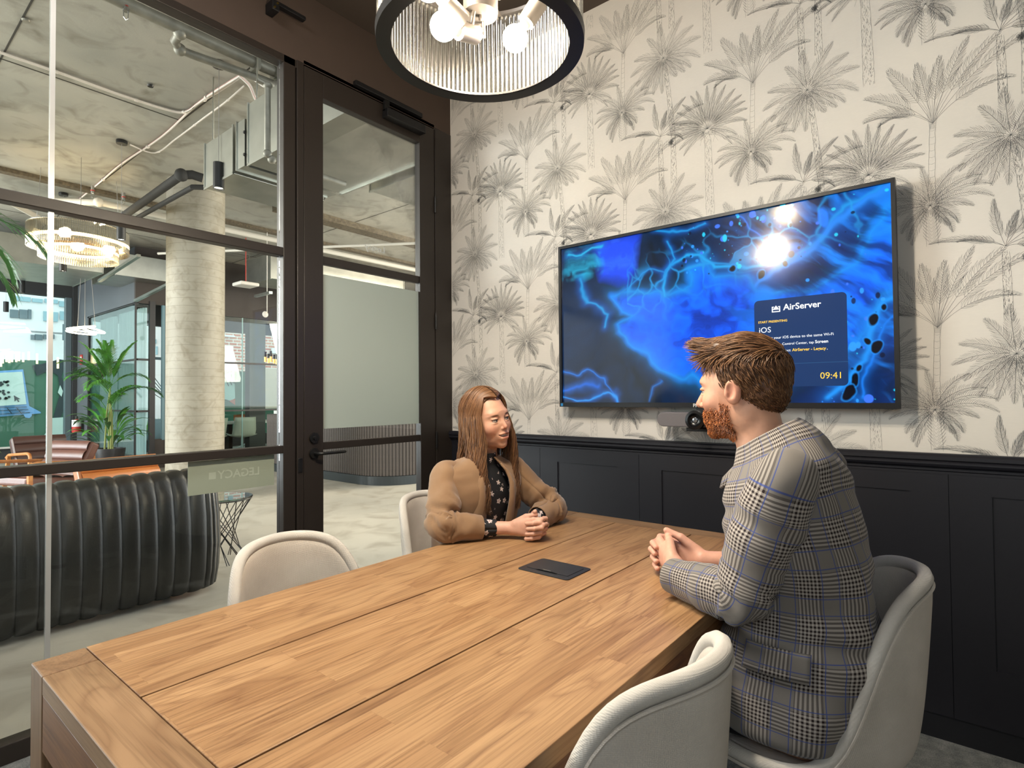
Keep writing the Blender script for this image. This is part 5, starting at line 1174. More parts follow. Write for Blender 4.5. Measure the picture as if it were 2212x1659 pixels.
# ------------------------------------------------------------------ smooth implicit figures
class SDF:
    def __init__(s, lo, hi, h):
        s.lo = np.array(lo, float); s.h = h; s.n = np.ceil((np.array(hi) - s.lo) / h).astype(int) + 1
        s.F = np.full(tuple(s.n), 1.0, np.float32)
    def region(s, lo, hi, pad):
        a = np.clip(np.floor((np.array(lo) - pad - s.lo) / s.h).astype(int), 0, s.n); b = np.clip(np.ceil((np.array(hi) + pad - s.lo) / s.h).astype(int) + 1, 0, s.n)
        if (b <= a).any(): return None
        sl = tuple(slice(i, j) for i, j in zip(a, b)); ax = [s.lo[k] + np.arange(a[k], b[k]) * s.h for k in range(3)]
        return sl, np.stack(np.meshgrid(*ax, indexing='ij'), -1)
    def mixin(s, sl, d, k, op):
        f = s.F[sl]
        if op == 'u':
            if k > 0: h = np.clip(.5 + .5 * (f - d) / k, 0, 1); f = f * (1 - h) + d * h - k * h * (1 - h)
            else: f = np.minimum(f, d)
        else:
            if k > 0: h = np.clip(.5 - .5 * (f + d) / k, 0, 1); f = f * (1 - h) - d * h + k * h * (1 - h)
            else: f = np.maximum(f, -d)
        s.F[sl] = f
    def cap(s, a, b, ra, rb=None, k=.01, op='u'):
        rb = ra if rb is None else rb; a = np.array(a, float); b = np.array(b, float); R = max(ra, rb)
        r = s.region(np.minimum(a, b) - R, np.maximum(a, b) + R, k + 4 * s.h)
        if r is None: return s
        sl, P_ = r; ab = b - a; t = np.clip(((P_ - a) @ ab) / (ab @ ab + 1e-12), 0, 1)
        d = np.linalg.norm(P_ - a - t[..., None] * ab, axis=-1) - (ra + (rb - ra) * t); s.mixin(sl, d, k, op); return s
    def ell(s, c, r, rot=None, k=.01, op='u'):
        c = np.array(c, float); r = np.array(r, float); R = r.max(); q = s.region(c - R, c + R, k + 4 * s.h)
        if q is None: return s
        sl, P_ = q; p = P_ - c
        if rot is not None: p = p @ rot
        k0 = np.linalg.norm(p / r, axis=-1); k1 = np.linalg.norm(p / (r * r), axis=-1) + 1e-9
        s.mixin(sl, k0 * (k0 - 1) / k1, k, op); return s
    def mesh(s):
        """surface nets"""
        F = s.F; S = F < 0; nx, ny, nz = F.shape
        c = np.zeros((nx - 1, ny - 1, nz - 1), np.int8)
        offs = [(i, j, k) for i in (0, 1) for j in (0, 1) for k in (0, 1)]
        for o in offs: c += S[o[0]:nx - 1 + o[0], o[1]:ny - 1 + o[1], o[2]:nz - 1 + o[2]]
        idx = np.argwhere((c > 0) & (c < 8)); vid = -np.ones(c.shape, int); vid[tuple(idx.T)] = np.arange(len(idx))
        acc = np.zeros((len(idx), 3)); cnt = np.zeros(len(idx))
        for a in offs:
            for ax in range(3):
                if a[ax]: continue
                b = list(a); b[ax] = 1
                fa = F[idx[:, 0] + a[0], idx[:, 1] + a[1], idx[:, 2] + a[2]]; fb = F[idx[:, 0] + b[0], idx[:, 1] + b[1], idx[:, 2] + b[2]]
                m = (fa < 0) != (fb < 0); t = np.where(m, fa / np.where(m, fa - fb, 1), 0); p = np.tile(np.array(a, float), (len(idx), 1)); p[:, ax] += t
                acc[m] += p[m]; cnt[m] += 1
        V = (idx + acc / cnt[:, None]) * s.h + s.lo; Q = []
        for ax in range(3):
            u, v = [(1, 2), (2, 0), (0, 1)][ax]
            sa = [slice(None)] * 3; sb = [slice(None)] * 3; sa[ax] = slice(0, -1); sb[ax] = slice(1, None)
            e = np.argwhere(S[tuple(sa)] != S[tuple(sb)]); ok = (e[:, u] > 0) & (e[:, v] > 0) & (e[:, u] < F.shape[u] - 1) & (e[:, v] < F.shape[v] - 1); e = e[ok]
            ins = S[tuple(e.T)]; q = []
            for du, dv in ((-1, -1), (0, -1), (0, 0), (-1, 0)):
                g = e.copy(); g[:, u] += du; g[:, v] += dv; q.append(vid[tuple(g.T)])
            q = np.stack(q, 1); q[~ins] = q[~ins][:, ::-1]; Q.append(q)
        return V, np.concatenate(Q)
def rot_axes(f, roll=0, pitch=0):
    """columns are right, forward, up for a head or chest that faces f"""
    f = np.array([f[0], f[1], 0.]); f /= np.linalg.norm(f); r = np.array([f[1], -f[0], 0.]); u = np.array([0, 0, 1.])
    f, u = f * math.cos(pitch) + u * math.sin(pitch), u * math.cos(pitch) - f * math.sin(pitch)
    r, u = r * math.cos(roll) + u * math.sin(roll), u * math.cos(roll) - r * math.sin(roll)
    return np.stack([r, f, u], 1)
def mesh_obj(name, V, F, m, parent=None, tint=None, uv=None, smooth=True, org=(0, 0, 0), **kw):
    me = bpy.data.meshes.new(name); me.from_pydata((np.asarray(V) - np.array(org)).tolist(), [], [tuple(int(i) for i in f) for f in F])
    if smooth: me.shade_smooth()
    if tint is not None: a = me.color_attributes.new('tint', 'FLOAT_COLOR', 'POINT'); a.data.foreach_set('color', np.concatenate([tint, np.ones((len(V), 1))], 1).ravel())
    if uv is not None: a = me.attributes.new('cloth', 'FLOAT_VECTOR', 'POINT'); a.data.foreach_set('vector', np.concatenate([uv, np.zeros((len(V), 1))], 1).ravel())
    me.materials.append(m); o = bpy.data.objects.new(name, me); COL.objects.link(o)
    if parent is not None: o.parent = parent
    tag(o, kw.get('label'), kw.get('cat'), kw.get('group'), kw.get('kind')); return o
def tint_mat(name, rough=.5, bump=.0, sss=0., bscale=300, aniso=False):
    m = bpy.data.materials.new(name); m.use_nodes = True; nt = m.node_tree; N = nt.nodes; L = nt.links; b = N['Principled BSDF']
    a = N.new('ShaderNodeAttribute'); a.attribute_name = 'tint'; tc = N.new('ShaderNodeTexCoord'); n = N.new('ShaderNodeTexNoise'); n.inputs['Scale'].default_value = 60; L.new(tc.outputs['Object'], n.inputs[0])
    r = N.new('ShaderNodeMapRange'); r.inputs[3].default_value = .88; r.inputs[4].default_value = 1.1; L.new(n.outputs[0], r.inputs[0])
    mx = N.new('ShaderNodeVectorMath'); mx.operation = 'SCALE'; L.new(a.outputs['Color'], mx.inputs[0]); L.new(r.outputs[0], mx.inputs['Scale']); L.new(mx.outputs[0], b.inputs['Base Color'])
    b.inputs['Roughness'].default_value = rough; b.inputs['Specular IOR Level'].default_value = .35
    if sss: b.inputs['Subsurface Weight'].default_value = sss; b.inputs['Subsurface Radius'].default_value = (.012, .005, .003); b.inputs['Subsurface Scale'].default_value = .5
    if bump:
        n2 = N.new('ShaderNodeTexNoise'); n2.inputs['Scale'].default_value = bscale; L.new(tc.outputs['Object'], n2.inputs[0]); bp = N.new('ShaderNodeBump'); bp.inputs['Strength'].default_value = bump; bp.inputs['Distance'].default_value = .001
        L.new(n2.outputs[0], bp.inputs['Height']); L.new(bp.outputs[0], b.inputs['Normal'])
    return m
SKIN = tint_mat('skin', .48, .15, .12); HAIR = tint_mat('hair', .42)
def gauss(V, c, r): return np.exp(-(((V - np.array(c)) / np.array(r)) ** 2).sum(1))
def blend(T, w, col): return T * (1 - w[:, None]) + C3(col) * w[:, None]

def head(male, skin, lip, brow, beard=None, smile=1.0):
    """head in its own frame: right x, forward y, up z, eyes at z = 0"""
    s = SDF((-.10, -.13, -.24), (.10, .135, .14), .0024)
    j = 1.0 if male else .96
    s.ell((0, -.018, .034), (.077, .099, .088), k=0); s.ell((0, .022, -.018), (.064, .070, .088), k=.03)
    s.ell((0, .030, -.074), (.048 * j, .048, .036), k=.03); s.ell((0, .070 - (0 if male else .004), -.102), (.019 * j, .017, .015), k=.022)
    for x in (-1, 1):
        s.ell((x * .052 * j, -.002, -.066), (.014, .030, .026), k=.03)
        s.ell((x * .040, .056, -.030), (.024, .024, .020 + .003 * smile), k=.022)
    s.ell((0, .076 if male else .071, .026), (.046, .015, .012 if male else .010), k=.022)
    for x in (-1, 1):
        s.ell((x * .031, .098, .0), (.018, .018, .012), k=.014, op='s')
    nl = .108 if male else .101
    s.cap((0, .084 if male else .080, .012), (0, nl, -.030), .0075 if male else .0062, .0105 if male else .0082, k=.010)
    for x in (-1, 1): s.ell((x * (.0115 if male else .0095), .094 if male else .088, -.035), (.0075, .010, .0065) if male else (.006, .008, .0055), k=.006)
    # muzzle, lips
    s.ell((0, .076, -.064), (.028, .016, .020), k=.016)
    s.ell((0, .0885, -.0565), (.020 + .004 * smile, .0075, .0042), k=.004); s.ell((0, .0865, -.0725 - .002 * smile), (.018 + .003 * smile, .0075, .0050), k=.004)
    s.ell((0, .092, -.0645), (.021 + .003 * smile, .012, .0020 + .0026 * smile * (not male)), k=.002, op='s')
    if not male:
        for x in (-1, 1): s.ell((x * .0235, .086, -.0615), (.006, .008, .0022), rot=rot_axes((0, 1), roll=x * .5), k=.002, op='s')
    for x in (-1, 1):
        s.ell((x * .031, .0765 if male else .0750, .0065 if male else .0076), (.0175, .0138, .0058 if male else .0050), k=.004); s.ell((x * .031, .0755 if male else .0735, -.0080 if male else -.0095), (.0165, .0125, .0045), k=.005)   # lids
        # ear
        er = rot_axes((x * .25, 1)); s.ell((x * .079, -.010, -.008), (.0075, .019, .031), rot=er, k=.006); s.ell((x * .086, -.006, -.006), (.006, .010, .018), rot=er, k=.005, op='s')
        s.ell((x * .082, .004, -.012), (.005, .005, .009), rot=er, k=.004)
    s.cap((0, -.030, -.060), (0, -.050, -.23), .056 if male else .045, .060 if male else .048, k=.03)
    V, F = s.mesh(); T = np.tile(C3(skin), (len(V), 1))
    red = np.zeros(len(V))
    for x in (-1, 1): red += .35 * gauss(V, (x * .045, .06, -.035), (.022, .04, .018)) + .4 * gauss(V, (x * .082, -.010, -.008), (.012, .03, .03))
    red += .35 * gauss(V, (0, .11, -.03), (.014, .02, .014)); T = blend(T, np.clip(red, 0, .7), '#c9705c')
    lw = np.clip(gauss(V, (0, .090, -.0568), (.021, .010, .0050)) * 1.5 + gauss(V, (0, .088, -.0735), (.019, .011, .0058)) * 1.5 - .5, 0, .9); T = blend(T, lw, lip)
    T = blend(T, np.clip(gauss(V, (0, .082, -.0640), (.024, .012, .0028)) * 2 - .9, 0, .95), '#3a1512')
    for x in (-1, 1):
        b_ = np.clip(2.2 * gauss(V, (x * .033, .085, .0200), (.018, .02, .0038)) - .6, 0, .9); T = blend(T, b_, brow)
        T = blend(T, np.clip(1.8 * gauss(V, (x * .031, .088, .0048), (.0155, .012, .0020)) - .7, 0, .85), '#2a1a14')
    if beard:
        jaw = 1 / (1 + np.exp((V[:, 2] + .052 + .25 * np.clip(.045 - np.abs(V[:, 0]), -.03, .05) - .018 * (V[:, 1] < .03)) / .006)); jaw *= (V[:, 1] > -.012) * (V[:, 2] > -.125); jaw *= 1 / (1 + np.exp(-(V[:, 1] - .005) / .006))
        mou = gauss(V, (0, .09, -.048), (.026, .02, .006)); nolip = 1 - np.clip(lw * 1.3, 0, 1)
        T = blend(T, np.clip(jaw * .85 + mou * .8, 0, .9) * nolip, beard)
    return V, F, T
def eyes(parent, M3, O, iris, org):
    for x in (-1, 1):
        c = O + M3 @ np.array([x * .031, .0745, .0]); mb = MB().sph(c, .0118, 16, 12)
        r_, f_, u_ = M3[:, 0], M3[:, 1], M3[:, 2]
        build('eyelashes', MB().tube([c + r_ * .0138 * math.sin(a) + f_ * .0142 * math.cos(a) + u_ * (.0052 * math.cos(a * 1.1) - .0008 + .001 * x * math.sin(a)) for a in np.linspace(-1.0, 1.0, 9)], [.0003, .0007, .0009, .001, .001, .001, .0009, .0007, .0003], 5), mat('lash_brown', '#1e1410', .6), parent, smooth=True)
        e = build('eye', mb, mat('eye_white', '#c4bbb2', .25), parent, smooth=True)
        f = M3[:, 1]; ic = c + f * .0098; r = M3[:, 0]; u = M3[:, 2]
        def disc(rr_, off): return MB().add([c + f * (off) + (r * math.cos(a) + u * math.sin(a)) * rr_ for a in np.linspace(0, 2 * PI, 17)[:-1]] + [c + f * (off + .0019)], [(i, (i + 1) % 16, 16) for i in range(16)])
        build('iris', disc(.0070, .0096), mat('iris_' + iris.strip('#'), iris, .15), e, smooth=True); build('pupil', disc(.0036, .0119), mat('pupil', '#050505', .1), e, smooth=True)

def clasped(scale, flip):
    """interlaced hands: x lateral, y away from the body, z up"""
    s = SDF((-.11, -.12, -.065), (.11, .085, .085), .0021)
    for sd in (-1, 1):
        zo = .0 if sd < 0 else -.0095; W = np.array([sd * .050, -.070, -.012])
        s.cap(W + np.array([sd * .05, -.045, .0]), W, .026, .0245, k=.02)
        Kn = []
        for i, z in enumerate((.030, .011, -.009, -.028)):
            K_ = np.array([sd * .018, .026 - .006 * abs(i - 1), z + zo]); Kn.append(K_); s.cap(W + np.array([0, .005, .25 * z]), K_, .0165, .0108, k=.012)
        for i, K_ in enumerate(Kn):
            L_ = (1.0, 1.08, 1.0, .82)[i]; p = [K_, K_ + np.array([-sd * .022, .024 * L_, .002]), K_ + np.array([-sd * .049, .016 * L_, .001]), K_ + np.array([-sd * .061, -.010 * L_, -.003])]
            for a, b, r0, r1 in zip(p[:-1], p[1:], (.0098, .0090, .0082), (.0090, .0082, .0074)): s.cap(a, b, r0, r1, k=.0035)
        th = [W + np.array([-sd * .004, .018, .022]), W + np.array([-sd * .030, .050, .048 + (.006 if sd > 0 else 0)]), W + np.array([-sd * .052, .082, .058 + (.012 if sd > 0 else 0)])]
        s.cap(th[0], th[1], .0155, .0112, k=.010); s.cap(th[1], th[2], .0108, .0086, k=.004)
    V, F = s.mesh(); V = V * scale
    if flip: V = V * np.array([-1, 1, 1]); F = F[:, ::-1]
    return V, F

# ---- cloth grids
def tubegrid(path, radii, n=28, seed=0, fold=.004, elbow=None, efold=.009, cap_first=True, flat=None, res=70):
    P_ = [np.array(p, float) for p in path]; t = np.linspace(0, 1, len(P_)); 
    # smooth resample (catmull)
    out = []; rr_ = []
    m = len(P_)
    for q in np.linspace(0, m - 1 - 1e-6, res):
        i = int(q); f = q - i; p0 = P_[max(0, i - 1)]; p1 = P_[i]; p2 = P_[i + 1]; p3 = P_[min(m - 1, i + 2)]
        out.append(.5 * ((2 * p1) + (p2 - p0) * f + (2 * p0 - 5 * p1 + 4 * p2 - p3) * f * f + (3 * p1 - p0 - 3 * p2 + p3) * f ** 3)); rr_.append(radii[i] * (1 - f) + radii[i + 1] * f)
    out = np.array(out); T = np.gradient(out, axis=0); T /= np.linalg.norm(T, axis=1)[:, None]; s_ = np.concatenate([[0], np.cumsum(np.linalg.norm(np.diff(out, axis=0), axis=1))])
    u = np.cross(T[0], [0, 0, 1.]); u = u if np.linalg.norm(u) > .2 else np.cross(T[0], [1., 0, 0]); u /= np.linalg.norm(u); V = []; UV = []
    for k in range(res):
        u = u - T[k] * (u @ T[k]); u /= np.linalg.norm(u); w_ = np.cross(T[k], u)
        for a in np.linspace(0, 2 * PI, n + 1):
            r = rr_[k]; V.append(out[k] + (u * math.cos(a) + w_ * math.sin(a)) * r); UV.append((a * .055, s_[k]))
    V = np.array(V); UV = np.array(UV); ang = np.tile(np.linspace(0, 2 * PI, n + 1), res); ss = np.repeat(s_, n + 1); cen = np.repeat(out, n + 1, 0)
    ph = np.stack([np.cos(ang) * 1.1, np.sin(ang) * 1.1, ss * 26], 1); d = vnoise(ph, seed) * fold
    if elbow is not None:
        e = np.exp(-((ss - elbow) / .065) ** 2); ph2 = np.stack([np.cos(ang) * .8, np.sin(ang) * .8, ss * 62 + 2 * np.cos(ang)], 1); d += e * efold * (np.abs(vnoise(ph2, seed + 5)) * -1.6 + .4)
    tail = np.exp(-((ss - s_[-1]) / .02) ** 2) * .6; nrm = V - cen; nrm /= np.linalg.norm(nrm, axis=1)[:, None] + 1e-9; V = V + nrm * (d * (1 - tail))[:, None]
    F = [(k * (n + 1) + i, k * (n + 1) + i + 1, (k + 1) * (n + 1) + i + 1, (k + 1) * (n + 1) + i) for k in range(res - 1) for i in range(n)]
    return V, F, UV
def torsogrid(rings, M3, O, th0=0., th1=2 * PI, n=72, res=80, seed=0, fold=.005, expo=2.4):
    """rings: (y, z, half width, half depth); the front is th=0"""
    R = np.array(rings, float); q = np.linspace(0, len(R) - 1, res); lin_ = np.stack([np.interp(q, range(len(R)), R[:, k]) for k in range(R.shape[1])], 1)
    ker = np.array([1, 2, 3, 2, 1.]) / 9
    sm = np.stack([np.convolve(np.pad(lin_[:, k], 2, mode='edge'), ker, 'valid') for k in range(R.shape[1])], 1)
    th = np.linspace(th0, th1, n + 1); V = []; UV = []
    for row in sm:
        y, z, w_, d = row[:4]; tl_ = row[4] if len(row) > 4 else 0
        c, s_ = np.cos(th), np.sin(th); rad = (np.abs(c) ** expo + np.abs(s_) ** expo) ** (-1 / expo)
        V.append(np.stack([w_ * rad * s_, y + d * rad * c, z + tl_ * d * rad * c], 1)); UV.append(np.stack([th * .175, np.full(n + 1, z)], 1))
    V = np.concatenate(V); UV = np.concatenate(UV); thh = np.tile(th, res); zz = UV[:, 1]
    d = vnoise(np.stack([np.cos(thh) * 2.2, np.sin(thh) * 2.2, zz * 9], 1), seed) * fold + vnoise(np.stack([np.cos(thh) * 1.5, np.sin(thh) * 1.5, zz * 28 + 1.5 * np.sin(thh)], 1), seed + 2) * fold * .6
    nr = np.stack([np.sin(thh), np.cos(thh), 0 * thh], 1); V = V + nr * d[:, None]
    F = [(k * (n + 1) + i, k * (n + 1) + i + 1, (k + 1) * (n + 1) + i + 1, (k + 1) * (n + 1) + i) for k in range(res - 1) for i in range(n)]
    return V @ M3.T + O, F, UV
def thick(o, t, off=-1):
    m = o.modifiers.new('thickness', 'SOLIDIFY'); m.thickness = t; m.offset = off; return o
def ribbon(pts, wid, nrm, th=.003):
    """a flat band along pts, wid vectors across it"""
    V = []; 
    for p, w_, n_ in zip(pts, wid, nrm):
        p, w_, n_ = np.array(p), np.array(w_), np.array(n_); V += [p, p + w_ * .5 + n_ * th * 1.5, p + w_]
    F = [(i * 3 + k, i * 3 + k + 1, i * 3 + k + 4, i * 3 + k + 3) for i in range(len(pts) - 1) for k in (0, 1)]
    return np.array(V), F
def cat(parts):
    V = []; F = []; T = []; o = 0
    for p in parts:
        V.append(p[0]); F += [tuple(int(i) + o for i in f) for f in p[1]]; T.append(p[2]); o += len(p[0])
    return np.concatenate(V), F, np.concatenate(T)

def plaid_mat():
    m = bpy.data.materials.new('glen_check_wool'); m.use_nodes = True; nt = m.node_tree; N = nt.nodes; L = nt.links; b = N['Principled BSDF']
    a = N.new('ShaderNodeAttribute'); a.attribute_name = 'cloth'; sp = N.new('ShaderNodeSeparateXYZ'); L.new(a.outputs['Vector'], sp.inputs[0])
    def M_(op, x, y=None):
        n = N.new('ShaderNodeMath'); n.operation = op
        for i, v in enumerate((x, y)):
            if v is None: continue
            if isinstance(v, (int, float)): n.inputs[i].default_value = v
            else: L.new(v, n.inputs[i])
        return n.outputs[0]
    def mix(f, c1, c2):
        n = N.new('ShaderNodeMix'); n.data_type = 'RGBA'
        if isinstance(f, float): n.inputs[0].default_value = f
        else: L.new(f, n.inputs[0])
        for i, c in ((6, c1), (7, c2)):
            if isinstance(c, str): n.inputs[i].default_value = lin(c)
            else: L.new(c, n.inputs[i])
        return n.outputs[2]
    res = []
    for ax in (0, 1):
        u = M_('ADD', sp.outputs[ax], 5.0); P_ = .094; s = M_('FRACT', M_('DIVIDE', u, P_)); band = M_('LESS_THAN', s, .52)
        st = M_('LESS_THAN', M_('FRACT', M_('DIVIDE', u, P_ / 12.0)), .5)
        c = mix(M_('MULTIPLY', band, st), mix(band, '#77726c', '#aba39b'), '#201617')
        bl = M_('MAXIMUM', M_('COMPARE', s, .76), 0.0); 
        l1 = M_('LESS_THAN', M_('ABSOLUTE', M_('SUBTRACT', s, .585)), .010); l2 = M_('LESS_THAN', M_('ABSOLUTE', M_('SUBTRACT', s, .955)), .010)
        res.append((c, M_('MAXIMUM', l1, l2)))
    col = mix(.5, res[0][0], res[1][0]); col = mix(M_('MULTIPLY', M_('MAXIMUM', res[0][1], res[1][1]), .75), col, '#2c4488')
    tc = N.new('ShaderNodeTexCoord'); n = N.new('ShaderNodeTexNoise'); n.inputs['Scale'].default_value = 900; L.new(tc.outputs['Object'], n.inputs[0])
    L.new(col, b.inputs['Base Color']); b.inputs['Roughness'].default_value = .9; b.inputs['Sheen Weight'].default_value = .1; b.inputs['Specular IOR Level'].default_value = .2
    bp = N.new('ShaderNodeBump'); bp.inputs['Strength'].default_value = .3; bp.inputs['Distance'].default_value = .0008; L.new(n.outputs[0], bp.inputs['Height']); L.new(bp.outputs[0], b.inputs['Normal'])
    return m
PLAID = plaid_mat()
def locks(paths, r, n=5, seed=1, cols=('#5a3c22',), taper=.25):
    """many tapered strands at once; every path has the same number of points"""
    rg = np.random.RandomState(seed); A = np.array([[tuple(q) for q in p] for p in paths], float); N_, K, _ = A.shape
    T = np.gradient(A, axis=1); T /= np.linalg.norm(T, axis=2)[..., None] + 1e-9; ref = np.array([.31, .22, .925]); u = np.cross(T, ref); bad = np.linalg.norm(u, axis=2) < .15; u[bad] = np.cross(T[bad], [1., 0, 0])
    u /= np.linalg.norm(u, axis=2)[..., None]; w_ = np.cross(T, u); t = np.linspace(0, 1, K); prof = .55 + .45 * np.sin(PI * np.minimum(1, .1 + t)); prof[-1] = taper
    R = r * rg.uniform(.6, 1.35, N_)[:, None] * prof[None]; ang = 2 * PI * np.arange(n) / n
    V = A[:, :, None] + (u[:, :, None] * np.cos(ang)[None, None, :, None] + w_[:, :, None] * np.sin(ang)[None, None, :, None]) * R[:, :, None, None]
    b = np.arange(N_)[:, None, None] * K * n + np.arange(K - 1)[None, :, None] * n; k = np.arange(n)[None, None]; k2 = (k + 1) % n
    F = np.stack([b + k, b + k2, b + n + k2, b + n + k], -1).reshape(-1, 4); c = np.array([C3(q) for q in cols])[rg.randint(0, len(cols), N_)] * rg.uniform(.78, 1.22, N_)[:, None]
    return V.reshape(-1, 3), F.tolist(), np.repeat(c, K * n, 0)

# ================================================================== the man
HO = np.array([1.475, .452, 1.262]); HM = rot_axes((.05, 1), roll=math.radians(0), pitch=math.radians(-4))
hV, hF, hT = head(True, '#c99a80', '#b06a5c', '#6a4526', beard='#8a4f28', smile=.7)
parts = [(hV @ HM.T + HO, hF, hT)]
cV, cF = clasped(1.0, False); CM3 = rot_axes((.42, 1)); CO = np.array([1.50, .655, .812]); cV2 = cV @ CM3.T + CO
parts.append((cV2, cF, np.tile(C3('#cf9c86'), (len(cV), 1))))
WL = (np.array([-.115, -.13, -.012]) @ CM3.T + CO); WR = (np.array([.115, -.13, -.012]) @ CM3.T + CO)
SHL, SHR, ELL, ELR = np.array([1.285, .315, 1.045]), np.array([1.665, .33, 1.045]), np.array([1.275, .395, .802]), np.array([1.73, .47, .80])
s = SDF((1.15, .05, .36), (1.85, 1.0, 1.2), .011)
s.ell((1.475, .29, .62), (.15, .10, .20), k=0).ell((1.475, .32, .92), (.155, .095, .18), k=.05).cap((1.475, .34, 1.05), (1.475, .385, 1.14), .07, .05, k=.04)
for a, b, r0, r1 in ((SHL, ELL, .045, .036), (ELL, WL, .036, .026), (SHR, ELR, .045, .036), (ELR, WR, .036, .026)): s.cap(a, b, r0, r1, k=.02)
for x in (1.39, 1.56):
    s.cap((x, .30, .52), (x, .78, .52), .075, .055, k=.03).cap((x, .78, .52), (x + .0, .80, .38), .05, .045, k=.02)
bV, bF = s.mesh(); parts.append((bV, bF, np.tile(C3('#c99a80'), (len(bV), 1))))
V, F, T = cat(parts)
man = mesh_obj('person', V, F, SKIN, tint=T, label='man with short brown hair and ginger beard, in a grey checked blazer, hands clasped', cat='person')
eyes(man, HM, HO, '#3a4d5a', None)
# blazer body
TM = rot_axes((0, 1)); TO = np.array([1.475, 0, 0])
rings = [(.345, .498, .172, .150, 0), (.342, .515, .194, .172, 0), (.338, .60, .198, .178, 0), (.330, .68, .190, .165, 0), (.322, .76, .180, .152, 0), (.322, .86, .184, .140, -.05), (.335, .95, .198, .135, -.10), (.345, 1.015, .205, .125, -.20),
         (.350, 1.060, .186, .112, -.32), (.356, 1.092, .148, .098, -.45), (.366, 1.117, .110, .085, -.55), (.378, 1.138, .086, .073, -.6), (.384, 1.148, .076, .066, -.6)]
V, F, UV = torsogrid(rings, TM, TO, th0=.10, th1=2 * PI - .10, seed=3, fold=.013, n=90, res=100)
bz_ = mesh_obj('blazer', V, F, PLAID, man, uv=UV * np.array([1, 1]), label='grey glen check wool blazer with blue lines'); thick(bz_, .006)
def sleeve(S, E, W, seed, r0=.076):
    mid = (S + E) / 2; fm = (E + W) / 2; top = S + (S - E) * .10 + np.array([0, 0, -.004])
    path = [top * .72 + np.array([1.475, .345, 1.05]) * .28, top, S * .8 + E * .2, mid, E * .82 + S * .18, E, E * .8 + W * .2, fm, W * .9 + E * .1, W]
    return tubegrid(path, [.045, .068, r0, .070, .064, .061, .056, .050, .043, .041], seed=seed, elbow=np.linalg.norm(S - E) + .06, fold=.008, efold=.014)
for S, E, W, sd in ((SHL, ELL, WL, 7), (SHR, ELR, WR, 9)):
    V, F, UV = sleeve(S, E, W + (E - W) * -.02, sd); sl_ = mesh_obj('sleeve', V, F, PLAID, bz_, uv=UV); thick(sl_, .004)
# collar: a folded band round the neck
ths = np.linspace(.75, 2 * PI - .75, 41); pts, wid, nr = [], [], []
for t in ths:
    b_ = .5 - .5 * math.cos(t); base = np.array([.083 * math.sin(t) * (1 + .15 * (1 - b_)), .385 + .075 * math.cos(t) + (1 - b_) * .012, 1.095 + .085 * b_ - .04 * (1 - b_)]); out_ = np.array([math.sin(t), math.cos(t), 0]); pts.append(base + TO); wid.append(out_ * .034 + np.array([0, 0, -.052 + .010 * b_])); nr.append(out_)
V, F = ribbon(pts, wid, nr, .006); uv = np.stack([np.repeat(ths * .09, 3), np.tile([0, .028, .055], len(ths)) + .03], 1); o = mesh_obj('collar', V, F, PLAID, bz_, uv=uv); thick(o, .006, 0)
V2 = []; 
for t in ths:
    b_ = .5 - .5 * math.cos(t); out_ = np.array([math.sin(t), math.cos(t), 0]); c = np.array([.080 * math.sin(t) * (1 + .15 * (1 - b_)), .385 + .073 * math.cos(t) + (1 - b_) * .012, 0]); V2 += [c + np.array([0, 0, 1.045 + .04 * b_]) + TO, c + np.array([0, 0, 1.097 + .085 * b_ - .04 * (1 - b_)]) + TO]
o = mesh_obj('collar_stand', V2, [(i * 2, i * 2 + 1, i * 2 + 3, i * 2 + 2) for i in range(len(ths) - 1)], PLAID, bz_, uv=np.stack([np.repeat(ths * .09, 2), np.tile([0, .06], len(ths))], 1)); thick(o, .004, 0)
# dark tee inside the blazer
V, F, UV = torsogrid([(.33, .56, .15, .12), (.315, .76, .150, .125), (.335, .95, .165, .118), (.35, 1.02, .150, .100), (.37, 1.055, .09, .075), (.384, 1.075, .066, .058)], TM, TO, seed=5, fold=.004, n=48, res=40)
mesh_obj('shirt', V, F, mat('dark_tee', '#23242a', .9), man, label='dark shirt under the blazer')
# pocket flap on the near hip
def patch(rings, th_a, th_b, z_a, z_b, lift, n=14):
    R = np.array(rings); zs = R[:, 1]; V = []; UV = []
    for z in np.linspace(z_a, z_b, 6):
        y, w_, d = np.interp(z, zs, R[:, 0]), np.interp(z, zs, R[:, 2]), np.interp(z, zs, R[:, 3])
        for th in np.linspace(th_a, th_b, n):
            c, s_ = math.cos(th), math.sin(th); rad = (abs(c) ** 2.4 + abs(s_) ** 2.4) ** (-1 / 2.4); V.append((1.475 + (w_ + lift) * rad * s_, y + (d + lift) * rad * c, z)); UV.append((th * .175 + .03, z + .02))
    return np.array(V), [(j * n + i, j * n + i + 1, (j + 1) * n + i + 1, (j + 1) * n + i) for j in range(5) for i in range(n - 1)], np.array(UV)
V, F, UV = patch(rings, 2 * PI - 1.95, 2 * PI - 1.20, .655, .715, .011); o = mesh_obj('pocket_flap', V, F, PLAID, bz_, uv=UV); thick(o, .002, 0)
